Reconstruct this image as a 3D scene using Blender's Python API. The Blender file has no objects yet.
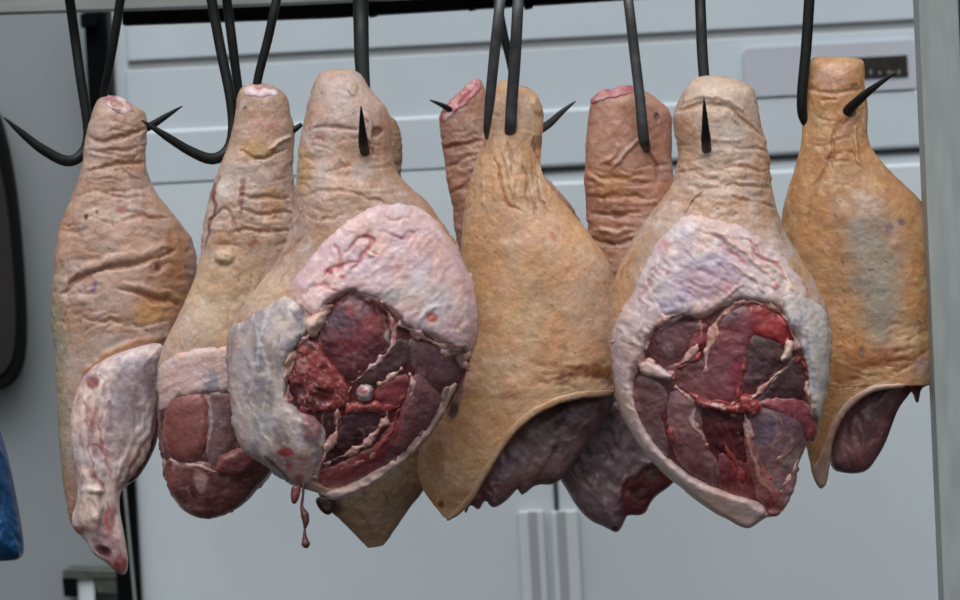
import bpy, bmesh, math, random
import numpy as np
from mathutils import Vector, Matrix
C = bpy.context.scene.collection
F = 960*140/36.0                      # focal length in pixels
ROLL = math.radians(3.05)
Y0 = 6.0
S0 = Y0/F
LF = 0.98                             # light level the albedos are worked out for

# ------------------------------------------------------------------ camera
cam = bpy.data.cameras.new('camera'); cam.lens = 140; cam.sensor_width = 36; cam.clip_end = 200; cam.dof.use_dof = True; cam.dof.focus_distance = 5.9; cam.dof.aperture_fstop = 3.3
camo = bpy.data.objects.new('camera', cam); C.objects.link(camo)
CAMZ = 1.75
Rm = Matrix.Rotation(math.radians(90), 4, 'X') @ Matrix.Rotation(-ROLL, 4, 'Z')
camo.matrix_world = Matrix.Translation((0, 0, CAMZ)) @ Rm
bpy.context.scene.camera = camo
R3 = Rm.to_3x3()
def at(px, py, Y):
    d = R3 @ Vector(((px-480)/F, -(py-300)/F, -1.0))
    return Vector((0, 0, CAMZ)) + d*(Y/d.y)

# ------------------------------------------------------------------ noise
rng = np.random.RandomState(7)
PERM = rng.rand(4096)
def vnoise(x, y, z):
    xi = np.floor(x).astype(np.int64); yi = np.floor(y).astype(np.int64); zi = np.floor(z).astype(np.int64)
    fx = x-xi; fy = y-yi; fz = z-zi
    fx = fx*fx*(3-2*fx); fy = fy*fy*(3-2*fy); fz = fz*fz*(3-2*fz)
    def h(a, b, c):
        return PERM[((a*73856093) ^ (b*19349663) ^ (c*83492791)) & 4095]
    r = 0
    for dx in (0, 1):
        wx = fx if dx else 1-fx
        for dy in (0, 1):
            wy = fy if dy else 1-fy
            for dz in (0, 1):
                wz = fz if dz else 1-fz
                r = r + wx*wy*wz*h(xi+dx, yi+dy, zi+dz)
    return r*2-1
def fbm(x, y, z, o=4):
    r = 0; a = 0.5
    for k in range(o):
        r = r+a*vnoise(x+13.7*k, y+5.1*k, z+9.3*k); x = x*2.03; y = y*2.03; z = z*2.03; a *= 0.5
    return r
def ridge(x, y, z, o=3):
    r = 0; a = 0.5
    for k in range(o):
        r = r+a*(1-np.abs(vnoise(x+7.7*k, y+3.1*k, z+2.3*k))*2.2).clip(-1, 1); x = x*2.1; y = y*2.1; z = z*2.1; a *= 0.5
    return r
def smooth(t):
    t = np.clip(t, 0, 1); return t*t*(3-2*t)

# ------------------------------------------------------------------ 2D helpers
def chaikin(p, n=2, closed=True):
    p = np.array(p, float)
    for _ in range(n):
        q = np.roll(p, -1, 0) if closed else p[1:]
        a = p if closed else p[:-1]
        m = np.empty((len(a)*2, 2)); m[0::2] = a*.75+q*.25; m[1::2] = a*.25+q*.75
        if not closed: m = np.vstack([p[:1], m, p[-1:]])
        p = m
    return p
def linedist(x, y, p):                # distance to an open line and position along it
    d = np.full(x.shape, 1e18); pos = np.zeros(x.shape); n = len(p)
    for i in range(n-1):
        a = p[i]; e = p[i+1]-a; t = np.clip(((x-a[0])*e[0]+(y-a[1])*e[1])/(e@e+1e-9), 0, 1)
        q = (x-a[0]-t*e[0])**2+(y-a[1]-t*e[1])**2; m = q < d; d[m] = q[m]; pos[m] = (i+t[m])/(n-1)
    return np.sqrt(d), pos
def segdist(x, y, p, closed):
    n = len(p); d = np.full(x.shape, 1e9)
    for i in range(n if closed else n-1):
        a = p[i]; b = p[(i+1) % n]; e = b-a; L = e@e+1e-9
        t = np.clip(((x-a[0])*e[0]+(y-a[1])*e[1])/L, 0, 1)
        d = np.minimum(d, (x-a[0]-t*e[0])**2+(y-a[1]-t*e[1])**2)
    return np.sqrt(d)
def sdf(x, y, p):                     # positive inside
    d = segdist(x, y, p, True); ins = np.zeros(x.shape, bool); n = len(p)
    for i in range(n):
        a = p[i]; b = p[(i+1) % n]
        if a[1] == b[1]: continue
        c = ((a[1] > y) != (b[1] > y)) & (x < (b[0]-a[0])*(y-a[1])/(b[1]-a[1])+a[0])
        ins ^= c
    return np.where(ins, d, -d)
def lin(c):
    c = np.array(c, float)/255
    return np.where(c <= .04045, c/12.92, ((c+.055)/1.055)**2.4)
def alb(c):
    c = lin(c)/LF; l = c@np.array([.3, .6, .1]); return np.clip((l+(c-l)*.90)*np.array([1.0, 1.0, 1.0]), 0, .9)

# features -------------------------------------------------------------
def P(pts, col=None, soft=2.5, a=1, h=0, warp=3): return ('P', chaikin(pts, 2), col, soft, a, h, warp)
def B(x, y, rx, ry, col=None, a=1, h=0, ang=0, soft=.5, warp=2.5): return ('B', (x, y, rx, ry, math.radians(ang)), col, soft, a, h, warp)
def L(pts, wd, col=None, a=1, h=0, warp=3.5): return ('L', chaikin(pts, 2, False), col, wd*.72, a, h*.8, warp)
def fweight(f, x, y, wx, wy):
    k, g, col, soft, a, h, warp = f
    X = x+wx*warp; Y = y+wy*warp
    if k == 'P': return smooth((sdf(X, Y, g)+soft)/(2*soft))*a
    if k == 'B':
        c, s = math.cos(g[4]), math.sin(g[4]); dx = X-g[0]; dy = Y-g[1]
        r = np.sqrt(((dx*c+dy*s)/g[2])**2+((-dx*s+dy*c)/g[3])**2)
        return smooth((1-r)/max(soft, .05)+0.0)*a
    d, pos = linedist(X, Y, g); tp = .45+.55*np.sin(np.pi*np.clip(pos, 0, 1))
    return smooth(1.3-d/(soft*tp))*a*(.4+.6*tp)
def heights(feats, x, y):
    o = np.zeros(x.shape)
    n = [f for f in feats if f[5]]
    if not n: return o
    wx = fbm(x/14, y/14, x*0+1.5, 3)*2; wy = fbm(x/14, y/14, x*0+8.5, 3)*2
    for f in n:
        k = f[4]; o = o+fweight(f[:4]+(1,)+f[5:], x, y, wx, wy)*f[5]
    return o
def paint(base, feats, x, y, z, front=None):
    wx = fbm(x/14, y/14, x*0+1.5, 3)*2; wy = fbm(x/14, y/14, x*0+8.5, 3)*2
    col = base
    for f in feats:
        if f[2] is None: continue
        w = fweight(f, x, y, wx, wy)
        if front is not None: w = w*front
        w = w[:, None]
        col = col*(1-w)+alb(f[2])*w
    return col

def mottle(col, x, y, z, amt=.1, hue=.06):
    m = fbm(x/2.2, y/2.2, z/2.2, 2)*amt*2+fbm(x/6, y/6, z/6+4, 3)*amt
    g = fbm(x/19, y/19, z/19+7, 3)*hue*2
    return np.clip(col*(1+m)[:, None]*np.stack([1+g*.2, 1-g*.5, 1-g*1.3], 1), 0.002, .92)
# ------------------------------------------------------------------ materials
def newmat(name):
    m = bpy.data.materials.new(name); m.use_nodes = True
    return m, m.node_tree.nodes, m.node_tree.links, m.node_tree.nodes['Principled BSDF']
def mixmul(N, K, a, b, fac=1.0):
    mx = N.new('ShaderNodeMix'); mx.data_type = 'RGBA'; mx.blend_type = 'MULTIPLY'; mx.inputs[0].default_value = fac
    K.new(a, mx.inputs[6]); K.new(b, mx.inputs[7]); return mx.outputs[2]
def ramp(N, K, src, p0, c0, p1, c1):
    r = N.new('ShaderNodeValToRGB'); e = r.color_ramp.elements
    e[0].position = p0; e[0].color = (*c0, 1); e[1].position = p1; e[1].color = (*c1, 1)
    K.new(src, r.inputs[0]); return r.outputs[0]
def organic(name, rough, coat, nscale, bump, sss, pores=False, var=.2, stretch=(1, 1, 1)):
    m, N, K, Pn = newmat(name)
    at_ = N.new('ShaderNodeAttribute'); at_.attribute_name = 'Col'
    tc = N.new('ShaderNodeTexCoord'); mp = N.new('ShaderNodeMapping'); mp.inputs['Scale'].default_value = stretch
    K.new(tc.outputs['Object'], mp.inputs[0])
    n1 = N.new('ShaderNodeTexNoise'); n1.inputs['Scale'].default_value = nscale; n1.inputs['Detail'].default_value = 8; n1.inputs['Roughness'].default_value = .65
    K.new(mp.outputs[0], n1.inputs['Vector'])
    c = mixmul(N, K, at_.outputs['Color'], ramp(N, K, n1.outputs[0], .3, (1-var,)*3, .62, (1, 1, 1)))
    if pores:
        v = N.new('ShaderNodeTexVoronoi'); v.inputs['Scale'].default_value = 260; K.new(mp.outputs[0], v.inputs['Vector'])
        c = mixmul(N, K, c, ramp(N, K, v.outputs['Distance'], .08, (.66, .6, .54), .25, (1, 1, 1)), .6)
    K.new(c, Pn.inputs['Base Color'])
    n2 = N.new('ShaderNodeTexNoise'); n2.inputs['Scale'].default_value = nscale*2.2; n2.inputs['Detail'].default_value = 6
    K.new(mp.outputs[0], n2.inputs['Vector'])
    b = N.new('ShaderNodeBump'); b.inputs['Strength'].default_value = bump; b.inputs['Distance'].default_value = .004
    K.new(n2.outputs[0], b.inputs['Height']); K.new(b.outputs[0], Pn.inputs['Normal'])
    K.new(ramp(N, K, n2.outputs[0], .3, (rough-.08,)*3, .7, (rough+.12,)*3), Pn.inputs['Roughness'])
    Pn.inputs['Coat Weight'].default_value = coat; Pn.inputs['Coat Roughness'].default_value = .22
    Pn.inputs['Subsurface Weight'].default_value = sss; Pn.inputs['Subsurface Scale'].default_value = .006
    Pn.inputs['Subsurface Radius'].default_value = (1, .35, .2)
    return m
M_SKIN = organic('pork_skin', .42, .12, 70, .35, .12, True, .16)
M_FAT = organic('fat', .42, .12, 60, .3, .15, False, .14)
M_MUS = organic('muscle', .36, .2, 75, .3, .1, False, .25)
M_SHRED = None
M_BONE = organic('bone', .3, .3, 60, .2, .1, False, .1)
def plain(name, rgb, rough=.5, metal=0, var=.12, nscale=12, bump=.05, stretch=(1, 1, 1), spec=.5):
    m, N, K, Pn = newmat(name)
    tc = N.new('ShaderNodeTexCoord'); mp = N.new('ShaderNodeMapping'); mp.inputs['Scale'].default_value = stretch
    K.new(tc.outputs['Object'], mp.inputs[0])
    n1 = N.new('ShaderNodeTexNoise'); n1.inputs['Scale'].default_value = nscale; n1.inputs['Detail'].default_value = 6
    K.new(mp.outputs[0], n1.inputs['Vector'])
    c = np.array(rgb, float)
    K.new(ramp(N, K, n1.outputs[0], .3, tuple(c*(1-var)), .7, tuple(np.clip(c*(1+var), 0, 1))), Pn.inputs['Base Color'])
    b = N.new('ShaderNodeBump'); b.inputs['Strength'].default_value = bump; b.inputs['Distance'].default_value = .002
    K.new(n1.outputs[0], b.inputs['Height']); K.new(b.outputs[0], Pn.inputs['Normal'])
    Pn.inputs['Roughness'].default_value = rough; Pn.inputs['Metallic'].default_value = metal
    Pn.inputs['Specular IOR Level'].default_value = spec
    return m
M_HOOK = plain('blackened_iron', (.009, .010, .010), .45, .1, .3, 60, .3, spec=.3)
M_HOOKG = plain('worn_iron', (.075, .08, .084), .36, .5, .3, 60, .3)
M_BAR = plain('black_paint', (.003, .0035, .004), .7, 0, .2, 20, spec=.03)
M_STEEL = plain('brushed_steel', (.30, .32, .31), .45, .35, .16, 9, .1, (1, 1, 8))
M_POST = plain('galvanised_steel', (.30, .33, .32), .5, .25, .14, 14, .15, (3, 3, .6))
M_WHITE = plain('white_enamel', (.50, .57, .625), .35, 0, .03, 5, .01)
M_WHITE2 = plain('white_enamel_door', (.55, .62, .665), .35, 0, .03, 4, .01)
M_GROOVE = plain('grey_groove', (.36, .38, .39), .5, 0, .05, 5, .01)
M_PANEL = plain('grey_control_plate', (.44, .47, .53), .4, 0, .04, 8, .01)
M_WALL = plain('grey_wall_paint', (.225, .255, .27), .6, 0, .05, 3, .02)
M_SEAM = plain('dark_seal_and_shade', (.035, .04, .042), .6, 0, .1, 10)  # real seals, and the strip that paints the shadow gap
M_DISP = plain('dark_display', (.02, .018, .016), .25, 0, .3, 80)
M_MARK = plain('display_marks', (.30, .28, .27), .5)
M_HAND = plain('handle_strip', (.60, .66, .68), .3, 0, .03, 5)
M_HAND2 = plain('handle_recess', (.36, .38, .43), .45, 0, .05, 5)
M_GLASSD = plain('tinted_glass', (.020, .018, .018), .4, 0, .2, 6, spec=.2)
M_RUB = plain('black_rubber', (.003, .003, .003), .7, spec=.1)
M_BLUE = plain('blue_plastic', (.008, .055, .15), .25, 0, .25, 30, .3)
M_SHRED = plain('dark_meat_shred', (.10, .03, .03), .35, 0, .3, 90, .4)
M_OLIVE = plain('worn_latch_metal', (.09, .10, .085), .4, .5, .35, 40, .3)

# ------------------------------------------------------------------ object helpers
def tag(o, label=None, cat=None, group=None, kind=None):
    if label: o['label'] = label
    if cat: o['category'] = cat
    if group: o['group'] = group
    if kind: o['kind'] = kind
    return o
def empty(name, loc):
    o = bpy.data.objects.new(name, None); o.empty_display_size = .05; o.location = loc; C.objects.link(o); return o
def link(name, me, parent=None):
    o = bpy.data.objects.new(name, me); C.objects.link(o)
    if parent is not None:
        o.parent = parent; o.matrix_parent_inverse = Matrix.Translation(-parent.location)
    return o
def meshobj(name, V, Fc, m, parent=None, col=None, smoothit=True, frame=None):
    V = np.asarray(V); c = V.mean(0)
    me = bpy.data.meshes.new(name); me.from_pydata((V-c).tolist(), [], Fc); me.update()
    if smoothit: me.polygons.foreach_set('use_smooth', [True]*len(me.polygons))
    if col is not None:
        a = me.color_attributes.new('Col', 'FLOAT_COLOR', 'POINT')
        cc = np.ones((len(V), 4), np.float32); cc[:, :3] = col; a.data.foreach_set('color', cc.ravel())
    me.materials.append(m)
    bm = bmesh.new(); bm.from_mesh(me); bmesh.ops.recalc_face_normals(bm, faces=bm.faces); bm.to_mesh(me); bm.free()
    o = link(name, me, parent)
    o.location = Vector(c) if parent is None else Vector(c)
    return o

class Frame:                          # a hanging thing's own frame: x right, y down, z away, in units of 1.6 mm
    def __init__(s, cx, cy, depth):
        s.cx, s.cy = cx, cy
        Y = Y0+depth*S0; s.s = Y/F; s.o = at(cx, cy, Y)
        f = (s.o-Vector((0, 0, CAMZ))).normalized(); s.f = f
        r = R3 @ Vector((1, 0, 0)); s.r = (r-f*r.dot(f)).normalized(); s.d = f.cross(s.r).normalized()
        if s.d.z > 0: s.d = -s.d
    def w(s, x, y, z):
        x = np.asarray(x, float)[:, None]; y = np.asarray(y, float)[:, None]; z = np.asarray(z, float)[:, None]
        return np.array(s.o)+(np.array(s.r)*(x-s.cx)+np.array(s.d)*(y-s.cy)+np.array(s.f)*z)*s.s
    def p(s, x, y, z=0): return Vector(s.w([x], [y], [z])[0])

def interval(poly, ys):
    lo = np.full(len(ys), 1e9); hi = np.full(len(ys), -1e9); n = len(poly)
    for i in range(n):
        a = poly[i]; b = poly[(i+1) % n]
        if abs(a[1]-b[1]) < 1e-9: continue
        t = (ys-a[1])/(b[1]-a[1]); m = (t >= 0) & (t <= 1); x = a[0]+t*(b[0]-a[0])
        lo[m] = np.minimum(lo[m], x[m]); hi[m] = np.maximum(hi[m], x[m])
    return lo, hi
def gsm(a, sig):
    k = np.arange(-int(3*sig), int(3*sig)+1); g = np.exp(-k**2/(2*sig*sig)); g /= g.sum()
    return np.convolve(np.pad(a, len(k)//2, mode='edge'), g, 'valid')

class Body:                           # a closed rounded volume from an outline
    def __init__(s, fr, outline, kf=.5, kb=.5, z0=0, feats=(), top=10, bot=25, tmax=60, smooth_n=2, bow=0, lean=0, full=None):
        s.fr = fr; s.poly = chaikin(outline, smooth_n); s.kf = kf; s.kb = kb; s.z0 = z0; s.feats = list(feats)
        s.y0 = s.poly[:, 1].min(); s.y1 = s.poly[:, 1].max(); s.tab = np.linspace(s.y0+.05, s.y1-.05, int(s.y1-s.y0)+2)
        lo, hi = interval(s.poly, s.tab)
        s.lo, s.hi = lo, hi
        if full is not None:          # the rounded form the cut was made through
            vl, vh = interval(chaikin(full, 3), s.tab); lo, hi = np.minimum(lo, vl), np.maximum(hi, vh)
        s.vlo, s.vhi = gsm(lo, 3) if full is not None else lo, gsm(hi, 3) if full is not None else hi
        s.cut = full is not None; w = (hi-lo)/2
        t = gsm(w, 9); t = tmax*np.tanh(t/tmax)
        s.T = np.minimum(t, w*1.6+3)
        s.T = gsm(s.T, 3)
        s.cap = np.sqrt(np.clip(1-(1-np.clip((s.tab-s.y0+.4)/top, 0, 1))**2, 0, 1))*np.sqrt(np.clip(1-(1-np.clip((s.y1-s.tab+.4)/bot, 0, 1))**2, 0, 1))
        s.lean = lean
    def row(s, y):
        i = lambda a: np.interp(y, s.tab, a)
        return i(s.lo), i(s.hi), i(s.T)*i(s.cap)
    def S(s, x, y):                   # front surface
        _, _, T = s.row(y); lo = np.interp(y, s.tab, s.vlo); hi = np.interp(y, s.tab, s.vhi); w = np.maximum((hi-lo)/2, .5); u = np.clip((x-(lo+hi)/2)/w, -1, 1)
        c = np.sqrt(1-u*u)
        return s.z0+s.lean*(y-s.y0)-s.kf*T*c - heights(s.feats, x, y)*smooth(c*2.2)
    def build(s, name, m, parent, basefn, wr=None, res=1.7, noise=1.2, back=28, rough_edge=0):
        H = s.y1-s.y0; n = int(H/res)
        t = np.linspace(0, 1, n); ys = s.y0+.05+(H-.1)*(t*.8+.2*(.5-.5*np.cos(np.pi*t)))
        lo, hi, T = s.row(ys); nf = int((hi-lo).max()/res*1.25)+8
        th = np.concatenate([np.linspace(-np.pi/2, np.pi/2, nf), np.linspace(np.pi/2, 3*np.pi/2, back)[1:-1]])
        M = len(th); w = (hi-lo)/2; xc = (hi+lo)/2
        X = xc[:, None]+w[:, None]*np.sin(th)[None]; Yy = np.repeat(ys[:, None], M, 1)
        cs = np.cos(th)[None]; Z = s.z0+s.lean*(Yy-s.y0)-np.where(cs > 0, s.kf, s.kb)*T[:, None]*cs
        cf = np.repeat(cs, n, 0)
        if s.cut:
            vl = np.interp(ys, s.tab, s.vlo)[:, None]; vh = np.interp(ys, s.tab, s.vhi)[:, None]
            c_ = np.sqrt(np.clip(1-((X-(vl+vh)/2)/((vh-vl)/2))**2, 0, 1)); isf = cf >= 0
            miss = smooth((vh-hi[:, None]-2)/14)
            zf = s.z0-s.kf*T[:, None]*c_; zk = s.z0+s.kb*T[:, None]*c_
            zk = zk*(1-miss)+(zf+7)*miss
            Z = np.where(isf, zf, zk); cf = np.where(isf, np.maximum(c_, .02), -np.maximum(c_, .02))
        x = X.ravel(); y = Yy.ravel(); z = Z.ravel(); cf = cf.ravel()
        hh = heights(s.feats, x, y)*smooth(np.maximum(cf, 0)*2.2)
        # outward displacement
        nx = np.repeat(np.sin(th)[None], n, 0).ravel(); nz = -cf
        d = fbm(x/30, y/30, z/30, 3)*noise*2.2+fbm(x/7, y/7, z/7, 3)*noise
        if wr:
            for (ya, yb, amp, sx, sy, ang) in wr:
                a = math.radians(ang); g = smooth((y-ya)/15)*smooth((yb-y)/15)
                wx = fbm(x/40, y/40, z/40, 2)*12
                u = x*math.cos(a)+y*math.sin(a); v = -x*math.sin(a)+y*math.cos(a)+wx
                d = d+ridge(u/sx, v/sy, z/sx, 4)*amp*.72*g*(.45+.9*smooth(.5+fbm(x/28, y/28, z/28+3, 2)*1.5))
        k = np.clip(T/8, 0, 1); k = np.repeat(k[:, None], M, 1).ravel()
        x2 = x+nx*d*k*.7; z2 = z-hh+nz*d*k*.9
        V = s.fr.w(x2, y, z2)
        col = paint(basefn(x, y, z), s.feats, x, y, z, smooth((cf+.15)*3))
        col = mottle(col, x, y, z, .11, .14)
        idx = np.arange(n*M).reshape(n, M)
        a = idx[:-1]; b = idx[1:]; ar = np.roll(a, -1, 1); br = np.roll(b, -1, 1)
        Fq = np.stack([a, ar, br, b], -1).reshape(-1, 4).tolist()
        nv = len(V)
        ct = V[idx[0]].mean(0); cb = V[idx[-1]].mean(0); V = np.vstack([V, ct, cb]); col = np.vstack([col, col[idx[0][nf//2]], col[idx[-1][nf//2]]])
        for j in range(M):
            Fq.append([int(idx[0][j]), nv, int(idx[0][(j+1) % M])]); Fq.append([int(idx[-1][j]), int(idx[-1][(j+1) % M]), nv+1])
        return meshobj(name, V, Fq, m, parent, col)

def draped(fr, name, poly, m, parent, basefn, feats, base, t, R, t0, tb, noise, wr, label, grow, res=1.5):
    big = t > 4 and R > 8
    edge_ = name == 'skin_edge'; wa = .45 if edge_ else 1.6; noise = noise*(.25 if edge_ else .7)
    def D(x, y):
        wx = fbm(x/9, y/9, x*0+R, 3)*2*wa+fbm(x/3, y/3, x*0+t, 2)*wa*.7; wy = fbm(x/9, y/9, x*0+R+30, 3)*2*wa+fbm(x/3, y/3, x*0+t+20, 2)*wa*.7
        return sdf(x+wx, y+wy, poly)+grow
    x0, y0 = poly.min(0)-5; x1, y1 = poly.max(0)+5
    gx = np.arange(x0, x1, res); gy = np.arange(y0, y1, res); X, Yv = np.meshgrid(gx, gy)
    cx_ = X[:-1, :-1]+res/2; cy_ = Yv[:-1, :-1]+res/2
    ins = D(cx_.ravel(), cy_.ravel()).reshape(cx_.shape) > 0
    # drop specks
    for _ in range(2):
        p = np.pad(ins, 1); nb = p[:-2, 1:-1].astype(int)+p[2:, 1:-1]+p[1:-1, :-2]+p[1:-1, 2:]; ins = ins & (nb >= 2)
    nyc, nxc = ins.shape; W_ = X.shape[1]
    p = np.pad(ins, 1); cnt = p[:-1, :-1].astype(int)+p[1:, :-1]+p[:-1, 1:]+p[1:, 1:]
    used = cnt > 0; bnd = used & (cnt < 4)
    x = X[used].copy(); y = Yv[used].copy(); b = bnd[used]
    for _ in range(3):                # slide the rim vertices onto the outline
        xb, yb = x[b], y[b]; e = .4; d0 = D(xb, yb); gxx = (D(xb+e, yb)-d0)/e; gyy = (D(xb, yb+e)-d0)/e; n2 = gxx**2+gyy**2+.3
        st = np.clip(d0, -1.2, 1.2); x[b] = xb-st*gxx/n2*.9; y[b] = yb-st*gyy/n2*.9
    ids = -np.ones(X.shape, int); ids[used] = np.arange(used.sum())
    d = np.maximum(D(x, y), 0); d[b] = 0; pr = np.sqrt(np.clip(1-(1-np.clip(d/R, 0, 1))**2, 0, 1))
    zb = base.S(x, y)
    nz = fbm(x/16, y/16, x*0+3, 3)*noise*2+fbm(x/5, y/5, x*0+1, 3)*noise+fbm(x/2.5, y/2.5, x*0+1, 2)*noise*.5
    if wr:
        for (sx, sy, ang, amp) in wr:
            a = math.radians(ang); uu = x*math.cos(a)+y*math.sin(a); vv = -x*math.sin(a)+y*math.cos(a)+fbm(x/30, y/30, x*0, 2)*14
            nz = nz+ridge(uu/sx, vv/sy, x*0+5, 3)*amp*.42
    hh = heights(feats, x, y)
    z = zb-t0-t*pr-(nz+hh)*pr; zk = zb-t0+tb*pr+.6
    col = basefn(x, y, z)
    if name == 'muscle':              # pale connective sheath along the rim of each muscle
        k_ = (smooth(1-d/3.2)*smooth(.45+fbm(x/12, y/12, x*0+R, 3)*1.6))[:, None]*.75; col = col*(1-k_)+alb((196, 158, 150))*k_
        g_ = smooth((ridge(x/26+3, y/26, x*0+t, 3)-.62)/.2)[:, None]*.4; col = col*(1-g_)+alb((178, 130, 126))*g_
    col = mottle(paint(col, feats, x, y, z), x, y, z, .10 if name == 'muscle' else .08, .12)
    nf = len(x); kx, ky, kz = x[~b], y[~b], zk[~b]
    bid = np.arange(nf); bid[~b] = nf+np.arange((~b).sum())
    V = np.vstack([fr.w(x, y, z), fr.w(kx, ky, kz)]); col = np.vstack([col, col[~b]])
    J, I = np.nonzero(ins)
    q = np.stack([ids[J, I], ids[J, I+1], ids[J+1, I+1], ids[J+1, I]], 1)
    qb = bid[q][:, ::-1]
    same = (b[q]).all(1)              # cells with only rim vertices would double up
    F_ = q.tolist()+qb[~same].tolist()
    o = meshobj(name, V, F_, m, parent, col)
    if label: o['label'] = label
    return o
def piece(fr, name, pts, m, parent, basefn, feats=(), base=None, z0=0, t=8, R=12, t0=-1.5, tb=5, axis='y', res=1.7, noise=.8, tilt=(0, 0), rough=0, smooth_n=2, wr=None, label=None, grow=1.2):
    """A lobe of flesh with real thickness, lying on a body (base) or hanging free."""
    poly = chaikin(pts, smooth_n)
    if base is not None: return draped(fr, name, poly, m, parent, basefn, feats, base, t, R, t0, tb, noise, wr, label, grow)
    pp = poly[:, ::-1] if axis == 'x' else poly
    y0, y1 = pp[:, 1].min(), pp[:, 1].max(); n = max(10, int((y1-y0)/res)); tt = np.linspace(0, 1, n)
    ys = y0+.03+(y1-y0-.06)*(tt*.6+.4*(.5-.5*np.cos(np.pi*tt)))
    lo, hi = interval(pp, ys); nf = max(12, int((hi-lo).max()/res*1.25)); nb = max(8, nf//3)
    sn = np.sin(np.linspace(-np.pi/2, np.pi/2, nf)); sb = np.sin(np.linspace(np.pi/2, -np.pi/2, nb))[1:-1]
    S_ = np.concatenate([sn, sb]); isf = np.concatenate([np.ones(nf), np.zeros(nb-2)]).astype(bool); M = len(S_)
    A = ((hi+lo)/2)[:, None]+((hi-lo)/2)[:, None]*S_[None]; Bq = np.repeat(ys[:, None], M, 1)
    u = A.ravel(); v = Bq.ravel(); x, y = (v, u) if axis == 'x' else (u, v)
    f = np.repeat(isf[None], n, 0).ravel()
    d = np.maximum(sdf(x, y, poly), 0); pr = np.sqrt(np.clip(1-(1-np.clip(d/R, 0, 1))**2, 0, 1))
    zb = base.S(x, y) if base is not None else z0+tilt[0]*(x-fr.cx)+tilt[1]*(y-fr.cy)
    nz = fbm(x/16, y/16, x*0+z0+3, 3)*noise*2+fbm(x/5, y/5, x*0+z0, 3)*noise
    if wr:
        for (sx, sy, ang, amp) in wr:
            a = math.radians(ang); uu = x*math.cos(a)+y*math.sin(a); vv = -x*math.sin(a)+y*math.cos(a)+fbm(x/30, y/30, x*0, 2)*14
            nz = nz+ridge(uu/sx, vv/sy, x*0+5, 3)*amp
    hh = heights(feats, x, y)
    z = np.where(f, zb-t0-t*pr-(nz+hh)*pr, zb-t0+tb*pr)
    if rough:
        e = np.exp(-d/4)*rough; x = x+fbm(x/5, y/5, x*0+2, 2)*2*e; y = y+fbm(x/5, y/5, x*0+9, 2)*2*e
    V = fr.w(x, y, z); col = mottle(paint(basefn(x, y, z), feats, x, y, z), x, y, z, .13, .12)
    idx = np.arange(n*M).reshape(n, M); a = idx[:-1]; b = idx[1:]; ar = np.roll(a, -1, 1); br = np.roll(b, -1, 1)
    Fq = np.stack([a, ar, br, b], -1).reshape(-1, 4).tolist(); nv = len(V)
    V = np.vstack([V, V[idx[0]].mean(0), V[idx[-1]].mean(0)]); col = np.vstack([col, col[idx[0][0]], col[idx[-1][0]]])
    for j in range(M):
        Fq.append([int(idx[0][j]), nv, int(idx[0][(j+1) % M])]); Fq.append([int(idx[-1][j]), int(idx[-1][(j+1) % M]), nv+1])
    o = meshobj(name, V, Fq, m, parent, col)
    if label: o['label'] = label
    return o

def strand(fr, pts, wd, base, parent, cols=((216, 176, 166), (172, 112, 106)), t=3.5, name='fat_strand', t0=-1):
    p = chaikin(pts, 2, False); n = len(p); tg = np.gradient(p, axis=0); tg /= np.linalg.norm(tg, axis=1)[:, None]+1e-9
    nr = np.stack([-tg[:, 1], tg[:, 0]], 1); u = np.linspace(0, 1, n)
    w_ = wd*1.35*(.35+.65*np.sin(np.pi*u))*(1+.5*np.sin(u*17+p[0, 0]))*.5+.3
    w_ = w_*(1+fbm(p[:, 0]/5, p[:, 1]/5, p[:, 0]*0+3, 2)*1.6).clip(.25, 2.2)
    poly = np.vstack([p+nr*w_[:, None], (p-nr*w_[:, None])[::-1]])
    return draped(fr, name, poly, M_FAT, parent, two(cols[0], cols[1], 7, 7, (140, 60, 60), 4, 2), [], base, t, 5, t0, 2, 1.6, None, None, .5, 1.1)
def crow(x0, x1, y0, y1, n, ln=22, ang=0, col=(150, 98, 66), seed=1, h=-1.6, w=2.0, a=.5):
    rr = random.Random(seed); o = []
    for _ in range(n):
        x = rr.uniform(x0, x1); y = rr.uniform(y0, y1); l = ln*rr.uniform(.4, 1.3)/2; q = math.radians(ang+rr.uniform(-16, 16)); c, s_ = math.cos(q)*l, math.sin(q)*l; m = rr.uniform(-2.5, 2.5)
        o.append(L([(x-c, y-s_), (x+s_*.1, y+m), (x+c, y+s_)], w*rr.uniform(.7, 1.3), col, a*rr.uniform(.5, 1.1), h=h*rr.uniform(.5, 1.3)))
    return o
def specks(x0, x1, y0, y1, n, seed=1, col=(70, 42, 34)):
    rr = random.Random(seed); return [B(rr.uniform(x0, x1), rr.uniform(y0, y1), rr.uniform(.8, 1.7), rr.uniform(.8, 1.9), col, rr.uniform(.4, .9)) for _ in range(n)]
def blotch(x0, x1, y0, y1, n, seed=1, cols=((170, 112, 66), (214, 160, 140), (196, 140, 80)), r=(8, 24), a=.35):
    rr = random.Random(seed); return [B(rr.uniform(x0, x1), rr.uniform(y0, y1), rr.uniform(*r), rr.uniform(*r)*.6, rr.choice(cols), a*rr.uniform(.5, 1.2), ang=rr.uniform(-60, 60), soft=.9, warp=7) for _ in range(n)]
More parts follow.
